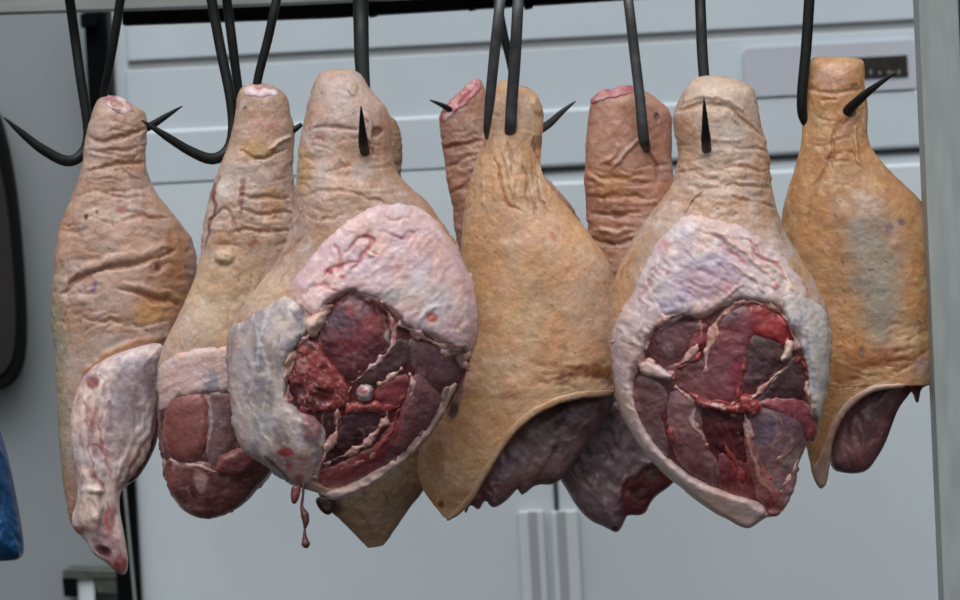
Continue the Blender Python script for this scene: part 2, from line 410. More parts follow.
def two(c1, c2, s=20, sy=None, c3=None, o=4, sharp=1.6, ang=0):
    """flesh colour: two or three real pigments mixed by noise"""
    sy = sy or s; a_ = math.radians(ang)
    def fn(x, y, z):
        u = x*math.cos(a_)+y*math.sin(a_); v = -x*math.sin(a_)+y*math.cos(a_)
        t = np.clip(.5+fbm(u/s, v/sy, z/s, o)*sharp, 0, 1)[:, None]
        c = alb(c1)*(1-t)+alb(c2)*t
        if c3 is not None:
            k = smooth((ridge(u/s*1.6+9, v/sy*1.6, z/s, 3)-.45)/.35)[:, None]*.8
            c = c*(1-k)+alb(c3)*k
        return c
    return fn
def tube(fr, name, pts, m, parent=None, flat=1.0, seg=12, sub=4):
    """pts: (x, y, z, radius) in the frame; tapered bar with rounded ends"""
    P_ = np.array([p[:3] for p in pts], float); Rr = np.array([p[3] for p in pts], float)
    n = len(P_); out = []; rr = []
    for i in range(n-1):
        p0 = P_[max(i-1, 0)]; p1 = P_[i]; p2 = P_[i+1]; p3 = P_[min(i+2, n-1)]
        for k in range(sub):
            t = k/sub
            out.append(.5*((2*p1)+(-p0+p2)*t+(2*p0-5*p1+4*p2-p3)*t*t+(-p0+3*p1-3*p2+p3)*t**3)); rr.append(Rr[i]*(1-t)+Rr[i+1]*t)
    out.append(P_[-1]); rr.append(Rr[-1]); out = np.array(out); rr = np.array(rr)
    W = fr.w(out[:, 0], out[:, 1], out[:, 2]); rr = rr*fr.s
    V = []; Fc = []; up = np.array(fr.f)
    for i in range(len(W)):
        tg = W[min(i+1, len(W)-1)]-W[max(i-1, 0)]; tg /= np.linalg.norm(tg)+1e-12
        a = np.cross(tg, up)
        if np.linalg.norm(a) < .15: a = np.array(fr.r)-tg*np.dot(tg, np.array(fr.r))
        a /= np.linalg.norm(a); b = np.cross(tg, a)
        if i and np.dot(a, pa) < 0: a = -a; b = -b
        pa = a
        for j in range(seg):
            q = 2*math.pi*j/seg; V.append(W[i]+a*math.cos(q)*rr[i]+b*math.sin(q)*rr[i]*flat)
    for i in range(len(W)-1):
        for j in range(seg): Fc.append([i*seg+j, i*seg+(j+1) % seg, (i+1)*seg+(j+1) % seg, (i+1)*seg+j])
    Fc.append(list(range(seg))); Fc.append([(len(W)-1)*seg+j for j in range(seg)])
    return meshobj(name, np.array(V), Fc, m, parent)
def boxmesh(name, lo, hi, m, parent=None, bevel=.003, seg=2):
    bm = bmesh.new(); bmesh.ops.create_cube(bm, size=1)
    lo = Vector(lo); hi = Vector(hi); sz = hi-lo; c = (lo+hi)/2
    bmesh.ops.scale(bm, vec=sz, verts=bm.verts)
    if bevel: bmesh.ops.bevel(bm, geom=bm.edges[:], offset=min(bevel, min(sz)*.45), segments=seg, affect='EDGES', profile=.5)
    me = bpy.data.meshes.new(name); bm.to_mesh(me); bm.free(); me.materials.append(m)
    o = link(name, me, parent); o.location = c
    return o

# =================================================================== pork legs
TAN = two((205, 165, 132), (190, 148, 112), 45, 45, (214, 180, 150))
def skin_base(c1, c2, c3, s=40, k=(.955, .94, .98)):
    pk = lambda c: (c[0]*k[0], c[1]*k[1], c[2]*k[2])
    c1, c2, c3 = pk(c1), pk(c2), pk(c3)
    return two(c1, c2, s, s*.8, c3, 4, 1.5)
FATB = two((222, 196, 192), (205, 170, 172), 14, 10, (228, 212, 208))
GREYM = two((168, 162, 168), (140, 136, 145), 16, 22, (188, 184, 186))
RIM = two((196, 160, 145), (176, 138, 126), 12, 12)
def MU(c, d=17, s=22, sy=8, ang=0):
    c = np.array(c); return two(c+d, np.maximum(c-d, 8), s, sy, np.clip(c*.55+np.array([70, 42, 44]), 0, 255), 4, 1.8, ang)
def leg(name, cx, cy, depth, label):
    fr = Frame(cx, cy, depth); e = empty('pork_leg', fr.o)
    tag(e, label, 'pork leg', 'pork legs hanging from the iron hooks'); return fr, e

# ---------- leg A, far left
fr, e = leg('', 125, 320, 55, 'leftmost pork leg, skin folded in creases, pale meat tapering to a pointed end')
out = [(99, 98), (108, 95), (125, 101), (139, 108), (146, 112), (147, 130), (146, 150), (145, 168), (152, 185), (165, 205), (180, 222), (192, 240), (198, 262),
       (195, 290), (188, 320), (172, 350), (160, 385), (155, 420), (150, 450), (140, 475), (122, 490), (105, 510), (88, 530), (72, 530), (68, 505), (64, 480), (60, 450),
       (57, 400), (54, 350), (52, 310), (54, 280), (57, 240), (66, 212), (76, 188), (83, 165), (84, 145), (88, 125), (93, 108)]
fa = [B(100, 420, 40, 120, (170, 140, 118), .5), B(58, 400, 14, 170, (150, 138, 112), .8), B(120, 260, 50, 60, (205, 160, 138), .5), B(168, 295, 26, 38, (176, 122, 78), .7), B(175, 250, 14, 40, (170, 115, 70), .6),  # tall grey blob paints shading down the left strip of skin
      B(147, 312, 22, 16, (205, 150, 85), .7), B(94, 288, 3.5, 10, (105, 75, 125), .8, ang=20), B(156, 267, 5, 6, (95, 45, 45), .9), B(156, 267, 8, 9, None, h=-2),
      B(125, 165, 22, 10, (190, 135, 100), .5), B(110, 215, 35, 10, (225, 195, 175), .5), B(120, 211, 8, 5, (165, 80, 75), .7), B(88, 217, 2, 4, (40, 25, 20), .9), B(98, 212, 2, 3, (60, 35, 30), .9), B(114, 223, 2, 3, (40, 25, 20), .9),
      L([(63, 292), (90, 270), (133, 265), (174, 251)], 4, (165, 110, 72), .75, h=-5), L([(66, 284), (92, 263), (133, 257), (170, 244)], 5, None, h=2.5),
      L([(120, 289), (150, 298), (178, 304)], 4, (160, 98, 58), .8, h=-5), L([(124, 282), (150, 290), (180, 296)], 5, None, h=2.5),
      L([(120, 222), (145, 218), (168, 218)], 3, (170, 105, 70), .6, h=-3), L([(88, 170), (115, 166), (143, 163)], 3.5, (170, 120, 85), .6, h=-4), L([(88, 137), (112, 142), (143, 128)], 4, (180, 130, 100), .5, h=-4),
      L([(88, 152), (120, 150), (144, 146)], 3, None, h=-3), L([(80, 316), (110, 324), (140, 327), (168, 320)], 3, (180, 130, 95), .4, h=-2.5), L([(90, 192), (120, 198), (150, 196)], 2.5, None, h=-2.5),
      L([(84, 372), (105, 354), (135, 344), (168, 336)], 5, (185, 128, 75), .85, h=2), L([(70, 240), (68, 300), (66, 360)], 3, None, h=-2), L([(105, 330), (125, 318), (150, 335)], 3, None, h=-2)]
bd = Body(fr, out, .62, .5, 0, fa+crow(66, 190, 190, 335, 34, 24, -6, seed=1)+crow(88, 145, 118, 190, 16, 30, 0, seed=2)+specks(62, 185, 200, 340, 14, 3)+blotch(56, 190, 180, 400, 22, 4), 12, 22, 58)
bd.build('skin', M_SKIN, e, skin_base((202, 164, 132), (186, 142, 108), (214, 178, 150), 40, (.93, .945, 1.05)), wr=[(110, 190, 2.6, 22, 6, 0), (190, 350, 2.4, 26, 10, -12), (190, 350, 1.2, 9, 9, 0)])
piece(fr, 'cut_meat', [(104, 358), (135, 347), (166, 340), (161, 370), (158, 405), (155, 440), (145, 462), (133, 476), (121, 488), (119, 505), (124, 530), (129, 560), (126, 574), (116, 570), (104, 558), (93, 552), (87, 538), (74, 528), (72, 515), (78, 500), (78, 480), (73, 450), (70, 425), (74, 400), (84, 374)],
      M_FAT, e, two((212, 186, 180), (166, 132, 134), 11, 18, (222, 204, 198), 4, 2.2), [
      L([(88, 392), (84, 420), (86, 445), (95, 470)], 6, (222, 200, 196), .7, h=3), L([(104, 372), (100, 392), (106, 420), (104, 440)], 6, (220, 196, 192), .6, h=2.5), L([(104, 410), (100, 430), (104, 455), (110, 478)], 2.5, (176, 92, 84), .8, h=-2), L([(92, 430), (90, 455), (96, 475)], 2, (150, 76, 74), .6, h=-2), L([(84, 400), (92, 412), (88, 425)], 2, (170, 96, 88), .6, h=-1.5), L([(84, 470), (90, 484), (84, 500)], 5, (214, 190, 178), .7, h=3), P([(118, 362), (150, 352), (160, 365), (155, 400), (142, 430), (125, 452), (116, 430), (112, 395)], (140, 122, 130), 5, .75), L([(152, 400), (140, 425), (128, 450), (118, 470)], 5, (195, 178, 172), .8, h=2),
      L([(160, 385), (152, 425), (138, 455), (122, 480)], 4, (95, 45, 50), .8), B(93, 382, 11, 8, (140, 70, 68), .9, ang=-50, h=-2), L([(98, 405), (96, 420), (88, 428)], 2.5, (170, 85, 70), .7), L([(88, 448), (100, 444), (105, 460)], 2.5, (165, 75, 72), .7),
      L([(92, 470), (100, 480), (104, 490)], 3, (150, 60, 70), .7), L([(105, 500), (108, 515), (106, 530)], 3.5, (176, 80, 66), .85), B(112, 520, 5, 24, (150, 60, 62), .7), B(90, 510, 14, 26, (196, 168, 150), .8, h=4), B(92, 489, 15, 4, (225, 205, 195), .95, h=4, ang=3),
      P([(95, 520), (112, 528), (125, 545), (129, 566), (120, 572), (104, 556), (94, 545)], (165, 125, 130), 3, .9), B(103, 549, 12, 6.5, (78, 20, 30), .95, ang=28, h=-4), B(121, 562, 8, 14, (135, 45, 55), .8), B(150, 385, 6, 22, (110, 90, 105), .6), B(80, 527, 10, 5, (120, 50, 52), .7)],
      base=None, z0=-32, t=15, R=32, t0=0, tb=18, noise=1.1, wr=[(22, 7, 75, 1.8)])
piece(fr, 'muscle', [(158, 395), (161, 410), (158, 440), (148, 462), (136, 480), (124, 484), (130, 465), (145, 440), (152, 415)], M_MUS, e, MU((82, 34, 38)), [], z0=-29, t=10, R=7, tb=8)
piece(fr, 'cut_end', [(104, 97), (118, 97), (131, 105), (136, 111), (128, 114), (115, 113), (107, 106)], M_FAT, e, two((225, 205, 205), (180, 110, 115), 6), [B(118, 105, 8, 3.5, (150, 70, 82), .8, ang=15, h=-1.5), B(117, 111, 6, 2, (70, 20, 30), .8, ang=5)], base=bd, t=2.5, R=4, noise=.5, res=1)

# ---------- leg B, second from the left
fr, e = leg('', 235, 300, -10, 'second pork leg from the left, narrow, brown meat at its rounded lower end')
out = [(238, 88), (252, 83), (264, 83), (279, 88), (289, 97), (291, 118), (295, 127), (293, 145), (292, 170), (296, 195), (302, 220), (306, 250), (308, 300), (306, 350), (300, 400), (292, 440), (280, 465), (262, 484),
       (246, 503), (222, 517), (203, 520), (182, 511), (167, 486), (161, 450), (158, 400), (157, 372), (163, 345), (175, 322), (188, 298), (198, 266), (202, 240), (204, 215), (210, 195), (218, 170), (228, 147), (234, 120)]
fb = [B(258, 150, 26, 12, (205, 160, 95), .7), B(262, 125, 24, 18, (206, 158, 142), .5), B(270, 128, 6, 6, (185, 105, 100), .5), L([(244, 178), (241, 195), (240, 215)], 5, (120, 45, 50), .75), L([(222, 176), (212, 205), (206, 250)], 3.5, (110, 35, 45), .8), B(214, 190, 5, 12, (140, 60, 60), .6),
      B(226, 188, 10, 12, (225, 205, 190), .8), L([(238, 150), (255, 160), (285, 152)], 3, (170, 120, 75), .6, h=-4), L([(290, 137), (280, 145), (268, 150)], 3.5, (215, 175, 150), .7, h=4), L([(234, 232), (255, 230), (290, 232)], 3.5, (160, 95, 50), .7, h=-4), L([(240, 195), (260, 200), (290, 196)], 3, (165, 110, 80), .5, h=-4),
      L([(242, 210), (262, 214), (290, 212)], 3, (165, 110, 80), .5, h=-4), L([(205, 225), (220, 208), (232, 215), (240, 240)], 3, (150, 100, 75), .5, h=-3), B(225, 258, 12, 9, (228, 205, 170), .6, h=5), B(272, 205, 14, 26, (195, 140, 80), .5), B(245, 109, 2, 2, (80, 50, 40), .8), B(272, 95, 2, 2, (80, 50, 40), .7), B(252, 276, 2, 3, (70, 45, 35), .8), B(230, 300, 60, 60, (212, 180, 138), .5), B(254, 243, 8, 3, (150, 80, 45), .7, ang=-15)]
bd = Body(fr, out, .62, .5, 0, fb+crow(205, 290, 150, 250, 12, 26, 0, seed=5, col=(150, 92, 60))+specks(180, 290, 150, 340, 14, 6)+blotch(165, 300, 100, 350, 20, 7)+crow(170, 290, 255, 340, 14, 24, -55, seed=8, h=-1), 13, 110, 58)
bd.build('skin', M_SKIN, e, skin_base((206, 170, 136), (192, 150, 112), (218, 188, 155), 40, (.93, .945, 1.05)), wr=[(150, 250, 3, 30, 7, 0), (215, 350, 1.6, 22, 14, -55)])
piece(fr, 'cut_face', [(158, 385), (180, 368), (220, 362), (262, 362), (300, 370), (300, 420), (290, 446), (276, 466), (262, 483), (245, 502), (222, 516), (203, 519), (184, 510), (168, 487), (161, 450), (158, 410)], M_MUS, e, two((110, 58, 60), (78, 38, 42), 14, 12, (160, 118, 112)), [], base=bd, t=3, R=10)
piece(fr, 'fat_layer', [(156, 372), (170, 356), (190, 349), (225, 346), (262, 344), (262, 372), (230, 392), (205, 392), (180, 395), (165, 412), (159, 408)], M_FAT, e, two((212, 180, 172), (186, 150, 150), 14, 6, (226, 205, 195)), [L([(165, 385), (180, 372), (205, 362)], 2, (190, 130, 125), .6), L([(160, 395), (178, 382), (200, 378)], 2, (165, 105, 108), .6), B(213, 385, 8, 22, (135, 132, 148), .7)], base=bd, t=6, R=9, wr=[(26, 6, -25, 2)])
piece(fr, 'muscle', [(162, 408), (176, 396), (204, 390), (210, 410), (208, 440), (203, 458), (184, 460), (165, 450)], M_MUS, e, MU((138, 78, 74), 10, 30, 20), [], base=bd, t=8, R=14, noise=.5)
piece(fr, 'muscle', [(208, 392), (222, 390), (236, 396), (240, 430), (232, 455), (218, 468), (206, 462), (208, 430)], M_MUS, e, MU((118, 84, 88), 14, 10, 30), [L([(209, 395), (211, 430), (208, 455)], 3, (178, 150, 150), .8, h=1.5)], base=bd, t=6, R=9)
piece(fr, 'muscle', [(232, 396), (262, 380), (290, 400), (290, 445), (268, 460), (248, 462), (236, 440)], M_MUS, e, MU((72, 36, 38)), [], base=bd, t=2, R=8)
piece(fr, 'muscle', [(162, 455), (185, 462), (208, 460), (225, 470), (245, 458), (265, 452), (276, 466), (262, 482), (245, 502), (222, 515), (203, 519), (184, 510), (169, 488)], M_MUS, e, two((126, 72, 72), (88, 42, 46), 14, 10, (150, 100, 98)), [B(200, 480, 9, 13, (185, 150, 145), .7), L([(164, 454), (185, 463), (200, 462), (214, 470)], 2.5, (205, 170, 165), .9, h=2), B(172, 478, 9, 12, (150, 80, 70), .7), B(185, 508, 20, 5, (160, 130, 128), .5)], base=bd, t=7, R=10)
piece(fr, 'muscle', [(218, 455), (238, 445), (258, 452), (258, 466), (240, 478), (222, 476), (214, 466)], M_MUS, e, MU((138, 74, 76)), [], base=bd, t=14, R=10)
piece(fr, 'cut_end', [(243, 85), (258, 83), (272, 87), (281, 94), (270, 97), (250, 97), (243, 92)], M_FAT, e, two((228, 210, 210), (200, 150, 155), 6), [B(262, 88, 13, 3, (165, 80, 90), .8, h=-1, ang=8)], base=bd, t=2.5, R=4, noise=.5, res=1)

# ---------- leg C, large, cut face towards us
fr, e = leg('', 350, 300, -110, 'large pork leg left of centre with red cut face and grey membrane towards us')
out = [(314, 80), (322, 70), (338, 69), (357, 70), (364, 78), (370, 90), (386, 106), (392, 125), (390, 150), (396, 172), (412, 188), (428, 203), (446, 228), (462, 254), (474, 285), (481, 312), (478, 338), (468, 366), (462, 388), (446, 412),
       (428, 440), (408, 460), (384, 478), (356, 492), (336, 501), (316, 492), (298, 487), (280, 478), (262, 463), (242, 452), (234, 430), (230, 400), (228, 370), (226, 345), (230, 325), (242, 306), (258, 286), (276, 262), (288, 240), (293, 215), (296, 185), (299, 150), (304, 120), (309, 95)]
CAV = [(352, 289), (362, 298), (383, 306), (400, 324), (430, 338), (458, 350), (472, 350), (464, 378), (447, 408), (425, 438), (400, 460), (372, 480), (340, 492), (314, 484), (320, 462), (327, 440), (314, 425), (296, 412), (286, 395), (288, 372), (294, 348), (310, 334), (322, 318), (328, 303), (342, 296)]
fc = [P(CAV, (176, 128, 122), 12), P(CAV, (92, 28, 36), 5, 1, h=-8, warp=4), B(360, 133, 4.5, 4, (60, 30, 25), 0), B(378, 133, 7, 8, (110, 60, 48), .8, h=-3), B(340, 105, 50, 60, (200, 172, 160), .6, soft=.9), B(365, 100, 18, 26, (205, 168, 150), .5), B(331, 77, 4, 4, (200, 110, 105), .4), B(352, 90, 6, 8, (205, 165, 130), .4, h=2),
      L([(313, 130), (335, 128), (356, 132)], 3, (178, 110, 100), .5, h=-3), B(320, 138, 9, 7, (180, 95, 85), .5), L([(366, 138), (369, 150), (372, 158)], 3, (150, 65, 60), .7, h=-3), L([(362, 115), (372, 125), (372, 150)], 4, None, h=3), B(385, 120, 10, 22, (190, 130, 100), .5),
      B(304, 170, 12, 30, (200, 165, 105), .6), B(340, 170, 40, 30, (218, 186, 168), .5), L([(295, 198), (320, 190), (350, 193), (385, 205)], 3, (170, 120, 90), .5, h=-2.5), L([(300, 215), (320, 222), (345, 215)], 2.5, (180, 135, 105), .5, h=-2), L([(388, 176), (412, 190), (430, 206), (448, 232), (466, 262)], 7, (178, 128, 90), .7),
      B(262, 290, 30, 26, (208, 176, 140), .6), L([(250, 298), (268, 300), (292, 288)], 3, (170, 125, 90), .6)]
bd = Body(fr, out, .72, .5, 0, fc+crow(298, 395, 140, 215, 16, 24, 4, seed=9)+crow(250, 330, 215, 290, 26, 22, -50, seed=10, h=-1)+specks(300, 390, 90, 220, 12, 11)+blotch(300, 440, 80, 230, 20, 12), 14, 210, 105)
bd.build('skin', M_SKIN, e, skin_base((206, 168, 136), (190, 148, 112), (216, 184, 156), 40, (.93, .945, 1.05)), wr=[(135, 215, 2.4, 26, 6, 6), (215, 330, 1.6, 26, 9, -45)])
piece(fr, 'fat_layer', [(390, 203), (412, 206), (431, 214), (447, 230), (461, 252), (472, 280), (479, 308), (477, 334), (470, 352), (456, 350), (440, 344), (428, 335), (412, 328), (400, 321), (390, 308), (378, 300), (362, 296), (353, 286), (344, 294), (330, 302), (318, 316), (306, 312), (296, 300), (292, 284), (304, 266), (322, 246), (338, 230), (358, 213)],
      M_FAT, e, two((226, 190, 190), (206, 166, 172), 16, 12, (236, 214, 208)), [
      P([(385, 285), (420, 270), (455, 285), (465, 310), (440, 322), (410, 315)], (205, 198, 196), 12, .5), B(392, 296, 12, 14, (150, 160, 155), .6, ang=30), B(430, 317, 8.5, 7, (192, 92, 78), .95, h=-1.5), L([(418, 320), (424, 306), (440, 305)], 4, (228, 220, 215), .8, h=1.5),
      L([(346, 254), (356, 238), (370, 236), (376, 244), (368, 252), (380, 256)], 3.4, (186, 98, 104), .95, h=-3), L([(352, 268), (362, 256), (370, 250)], 3.2, (182, 92, 98), .9, h=-2.5), L([(322, 278), (334, 264), (354, 262)], 3.4, (190, 104, 108), .9, h=-2.5), L([(385, 232), (396, 240), (410, 238), (418, 230)], 3, (200, 128, 132), .8, h=-2), L([(336, 246), (344, 258), (340, 270)], 3, (196, 116, 118), .7, h=-2), L([(312, 288), (326, 284), (336, 292)], 3, (196, 110, 112), .7, h=-2), B(330, 270, 6, 5, (165, 46, 56), .95), B(343, 276, 4, 3, (180, 70, 75), .8), B(336, 290, 4, 3, (190, 90, 90), .6),
      L([(398, 240), (410, 232), (418, 240)], 2, (205, 140, 145), .7, h=-2), L([(385, 215), (395, 222), (412, 220)], 2, (214, 160, 160), .5, h=-1.5), B(372, 254, 6, 5, (232, 205, 185), .7, h=2.5), B(405, 228, 40, 12, (226, 188, 192), .5), B(300, 290, 8, 5, (215, 160, 140), .6),
      L([(382, 302), (392, 308), (404, 324)], 3, (150, 60, 60), .6), L([(430, 338), (452, 346), (466, 346)], 3, (205, 140, 130), .7, h=2), B(455, 260, 20, 40, (220, 176, 180), .5)], base=bd, t=8, R=13, t0=-2.5, tb=3, noise=.7, wr=[(13, 6, -40, 2.8)])
piece(fr, 'membrane', [(230, 330), (240, 322), (256, 315), (270, 305), (284, 296), (296, 300), (306, 312), (308, 326), (303, 340), (296, 345), (288, 360), (287, 378), (286, 396), (298, 410), (316, 418), (326, 428), (326, 446), (318, 462), (310, 484), (298, 486), (280, 477), (263, 462), (243, 451), (235, 430), (231, 400), (229, 370), (228, 345)],
      M_FAT, e, two((206, 186, 180), (156, 142, 146), 13, 24, (222, 206, 196), 4, 2.4, 20), [
      B(300, 315, 7, 9, (96, 82, 96), .8), L([(262, 345), (270, 375), (266, 410)], 3, (214, 204, 198), .6, h=1.5), L([(280, 330), (276, 352), (282, 372)], 2.5, (130, 120, 130), .6), L([(250, 400), (262, 430), (280, 455)], 3, (216, 200, 194), .6, h=1.5), L([(244, 350), (250, 372), (246, 392)], 3, (128, 120, 130), .5), L([(290, 420), (296, 440), (304, 458)], 3, (214, 190, 182), .6, h=1.5), P([(229, 340), (240, 335), (242, 400), (250, 440), (262, 462), (240, 450), (232, 410)], (196, 158, 156), 5, .5), P([(270, 440), (300, 452), (322, 450), (312, 484), (285, 480)], (182, 134, 132), 8, .6), B(240, 380, 9, 60, (205, 182, 180), .6), L([(240, 345), (232, 370), (236, 410), (242, 440)], 4, (205, 180, 178), .7, h=2), L([(296, 345), (288, 370), (284, 398)], 3.5, (220, 200, 178), .9, h=3), L([(258, 330), (262, 345), (256, 365)], 3, (205, 205, 205), .7, h=1.5),
      B(312, 425, 13, 24, (150, 98, 102), .9, h=3, ang=-10), B(288, 450, 9, 7, (165, 40, 45), .9), B(290, 466, 5, 5, (170, 60, 65), .8), L([(300, 455), (315, 448), (326, 440)], 3, (200, 165, 150), .8), B(300, 470, 14, 12, (180, 140, 138), .7), B(268, 462, 10, 8, (190, 150, 148), .7),
      L([(266, 456), (275, 462), (288, 478)], 4, (95, 45, 48), .8), B(258, 420, 18, 26, (186, 180, 178), .5), B(268, 390, 12, 16, (128, 124, 138), .5), B(300, 478, 8, 7, (150, 70, 72), .8), B(235, 445, 5, 5, (190, 110, 110), .5)], base=bd, t=7, R=12, tb=3, t0=-2, noise=.8, wr=[(26, 9, 70, 2.6)])
MUS = [
 ([(340, 300), (352, 290), (364, 298), (380, 312), (389, 330), (386, 348), (372, 364), (352, 380), (338, 372), (326, 356), (319, 343), (324, 322)], (108, 52, 62), 11, 16, [B(352, 340, 20, 16, (128, 42, 56), .6), B(370, 325, 13, 16, (150, 70, 72), .8), B(338, 318, 16, 12, (78, 52, 66), .8), L([(378, 306), (389, 325), (391, 345)], 4, (170, 165, 155), .9, h=2), B(345, 335, 6, 5, (95, 90, 105), .5), B(352, 312, 4, 8, (175, 60, 68), .7)]),
 ([(354, 374), (370, 352), (386, 342), (404, 338), (416, 344), (412, 358), (398, 374), (382, 382), (362, 388)], (70, 42, 46), 6, 9, [L([(352, 376), (366, 360), (384, 346)], 2.5, (180, 130, 125), .8, h=1.5)]),
 ([(404, 338), (430, 342), (455, 352), (470, 354), (462, 372), (446, 392), (432, 398), (418, 378), (408, 358)], (92, 56, 62), 7, 12, [L([(392, 318), (410, 334), (430, 342), (456, 352)], 5, (120, 48, 52), .8), B(460, 360, 6, 9, (190, 150, 130), .7), B(444, 372, 14, 12, (118, 84, 90), .6)]),
 ([(420, 368), (434, 380), (446, 398), (444, 412), (430, 434), (408, 456), (384, 472), (376, 462), (390, 444), (398, 420), (404, 396), (410, 380)], (124, 78, 84), 7, 12, [L([(414, 372), (404, 396), (400, 425), (386, 450)], 4, (165, 70, 66), .8), B(430, 420, 14, 22, (112, 72, 82), .6)]),
 ([(372, 392), (386, 378), (404, 372), (410, 384), (402, 402), (388, 410), (376, 404)], (130, 48, 54), 8, 8, [L([(380, 378), (396, 372), (404, 364)], 2.5, (190, 140, 120), .9, h=2)]),
 ([(350, 412), (372, 404), (384, 410), (380, 428), (362, 444), (344, 458), (328, 462), (326, 452), (338, 434), (344, 420)], (66, 32, 37), 5, 9, [B(366, 420, 10, 10, (88, 48, 58), .6)]),
 ([(322, 470), (345, 462), (368, 450), (386, 432), (396, 416), (402, 424), (398, 444), (384, 462), (360, 478), (336, 488), (318, 484)], (142, 62, 66), 7, 8, [L([(330, 462), (352, 452), (372, 438), (384, 422), (388, 408)], 3.5, (200, 150, 140), .9, h=2), L([(335, 478), (360, 466), (380, 448)], 3, (165, 50, 52), .8), L([(325, 480), (350, 474), (376, 458)], 2.5, (100, 40, 46), .7)]),
 ([(322, 410), (334, 404), (340, 416), (337, 436), (328, 448), (320, 452), (322, 430)], (60, 26, 30), 4, 6, [L([(338, 406), (339, 425), (332, 448), (318, 476)], 3, (180, 90, 72), .9, h=2.5)]),
]
for pts, c, t, R_, ff in MUS:
    piece(fr, 'muscle', pts, M_MUS, e, MU(c, 17), ff, base=bd, t=t*.7, R=R_+2, grow=2.2, noise=1.1, wr=[(20, 5, 55, 1.3)])
piece(fr, 'torn_tissue', [(300, 345), (312, 336), (322, 344), (332, 362), (344, 374), (350, 392), (346, 408), (336, 408), (322, 412), (308, 408), (294, 398), (290, 378), (294, 358)], M_MUS, e, two((160, 62, 62), (98, 34, 40), 6, 6, (208, 160, 150), 4, 2), [B(300, 390, 9, 9, (82, 32, 42), .9, h=-3), B(326, 396, 12, 9, (86, 28, 34), .7, h=-3), B(303, 365, 7, 9, (208, 148, 140), .6)], base=bd, t=9, R=8, noise=2.4)
piece(fr, 'torn_tissue', [(352, 400), (364, 404), (378, 400), (388, 408), (384, 418), (370, 408), (352, 414), (342, 412)], M_MUS, e, two((170, 66, 62), (110, 36, 42), 6, 6, (205, 140, 125)), [], base=bd, t=9, R=6, noise=1.6)
piece(fr, 'fat_knob', [(306, 318), (318, 312), (330, 308), (326, 320), (322, 330), (314, 338), (306, 330)], M_FAT, e, two((228, 190, 172), (205, 150, 135), 8), [], base=bd, t=12, R=8, noise=1.6, t0=-4)
piece(fr, 'bone', [(356, 388), (364, 382), (373, 386), (374, 396), (366, 403), (357, 400)], M_BONE, e, two((200, 190, 190), (170, 155, 158), 6), [B(362, 389, 6, 5, (165, 50, 55), .9), B(370, 394, 2, 7, (130, 40, 46), .6)], base=bd, t=20, R=9, noise=.3, t0=-9, label='white round bone end')
piece(fr, 'skin_edge', [(450, 384), (458, 382), (450, 398), (440, 420), (420, 446), (394, 470), (366, 488), (337, 501), (322, 494), (344, 486), (370, 474), (396, 456), (418, 434), (434, 412)], M_FAT, e, two((204, 172, 158), (186, 148, 136), 14), [], base=bd, t=5, R=4, noise=.3, t0=-2, tb=5)
piece(fr, 'skin_edge', [(443, 385), (451, 386), (448, 396), (443, 404), (440, 396)], M_FAT, e, two((176, 152, 146), (158, 134, 130), 10), [], base=bd, t=5, R=4, noise=.3, t0=-1)
RED_ = ((170, 66, 62), (128, 44, 48))
for pts, wd, *cc in [([(379, 300), (392, 318), (396, 340), (386, 353), (370, 368), (352, 382)], 4.5), ([(402, 366), (390, 376), (376, 384)], 4), ([(388, 404), (385, 422), (370, 440), (345, 455), (324, 464)], 5), ([(338, 406), (338, 428), (328, 448), (314, 480)], 5),
        ([(290, 402), (287, 380), (292, 356), (304, 340), (316, 330)], 5), ([(398, 322), (420, 336), (446, 347), (470, 346)], 6), ([(334, 303), (322, 314), (314, 330)], 6), ([(468, 350), (464, 362), (470, 372)], 5), ([(456, 348), (450, 352), (440, 350)], 5),
        ([(352, 330), (362, 336), (374, 330)], 3, RED_), ([(326, 350), (340, 366), (352, 372), (362, 368)], 4, RED_), ([(400, 400), (396, 420), (384, 444), (360, 468)], 4, RED_), ([(300, 410), (318, 404), (332, 410)], 5, RED_), ([(352, 386), (346, 396), (350, 408)], 4), ([(372, 404), (386, 408), (398, 404), (404, 390)], 4, RED_), ([(408, 372), (414, 384), (408, 398)], 3), ([(340, 470), (360, 462), (378, 450)], 3)]:
    strand(fr, pts, wd, bd, e, *( [cc[0]] if cc else []), t=6)
# shreds that hang from the lowest corner
piece(fr, 'meat_shred', [(291, 484), (302, 484), (300, 496), (296, 504), (291, 502)], M_MUS, e, MU((105, 40, 46)), [], z0=-14, t=4, R=5, t0=0, tb=4, res=1)
tube(fr, 'meat_shred', [(304, 482, -14, 1.6), (303, 496, -14, 1.3), (302, 506, -14, 1.6), (305, 514, -14, 4.2), (306, 521, -14, 3.4), (305, 528, -14, 1.0), (305, 536, -14, 2.2), (306, 543, -14, 4.6), (306, 547, -14, 2.0)], M_SHRED, e)

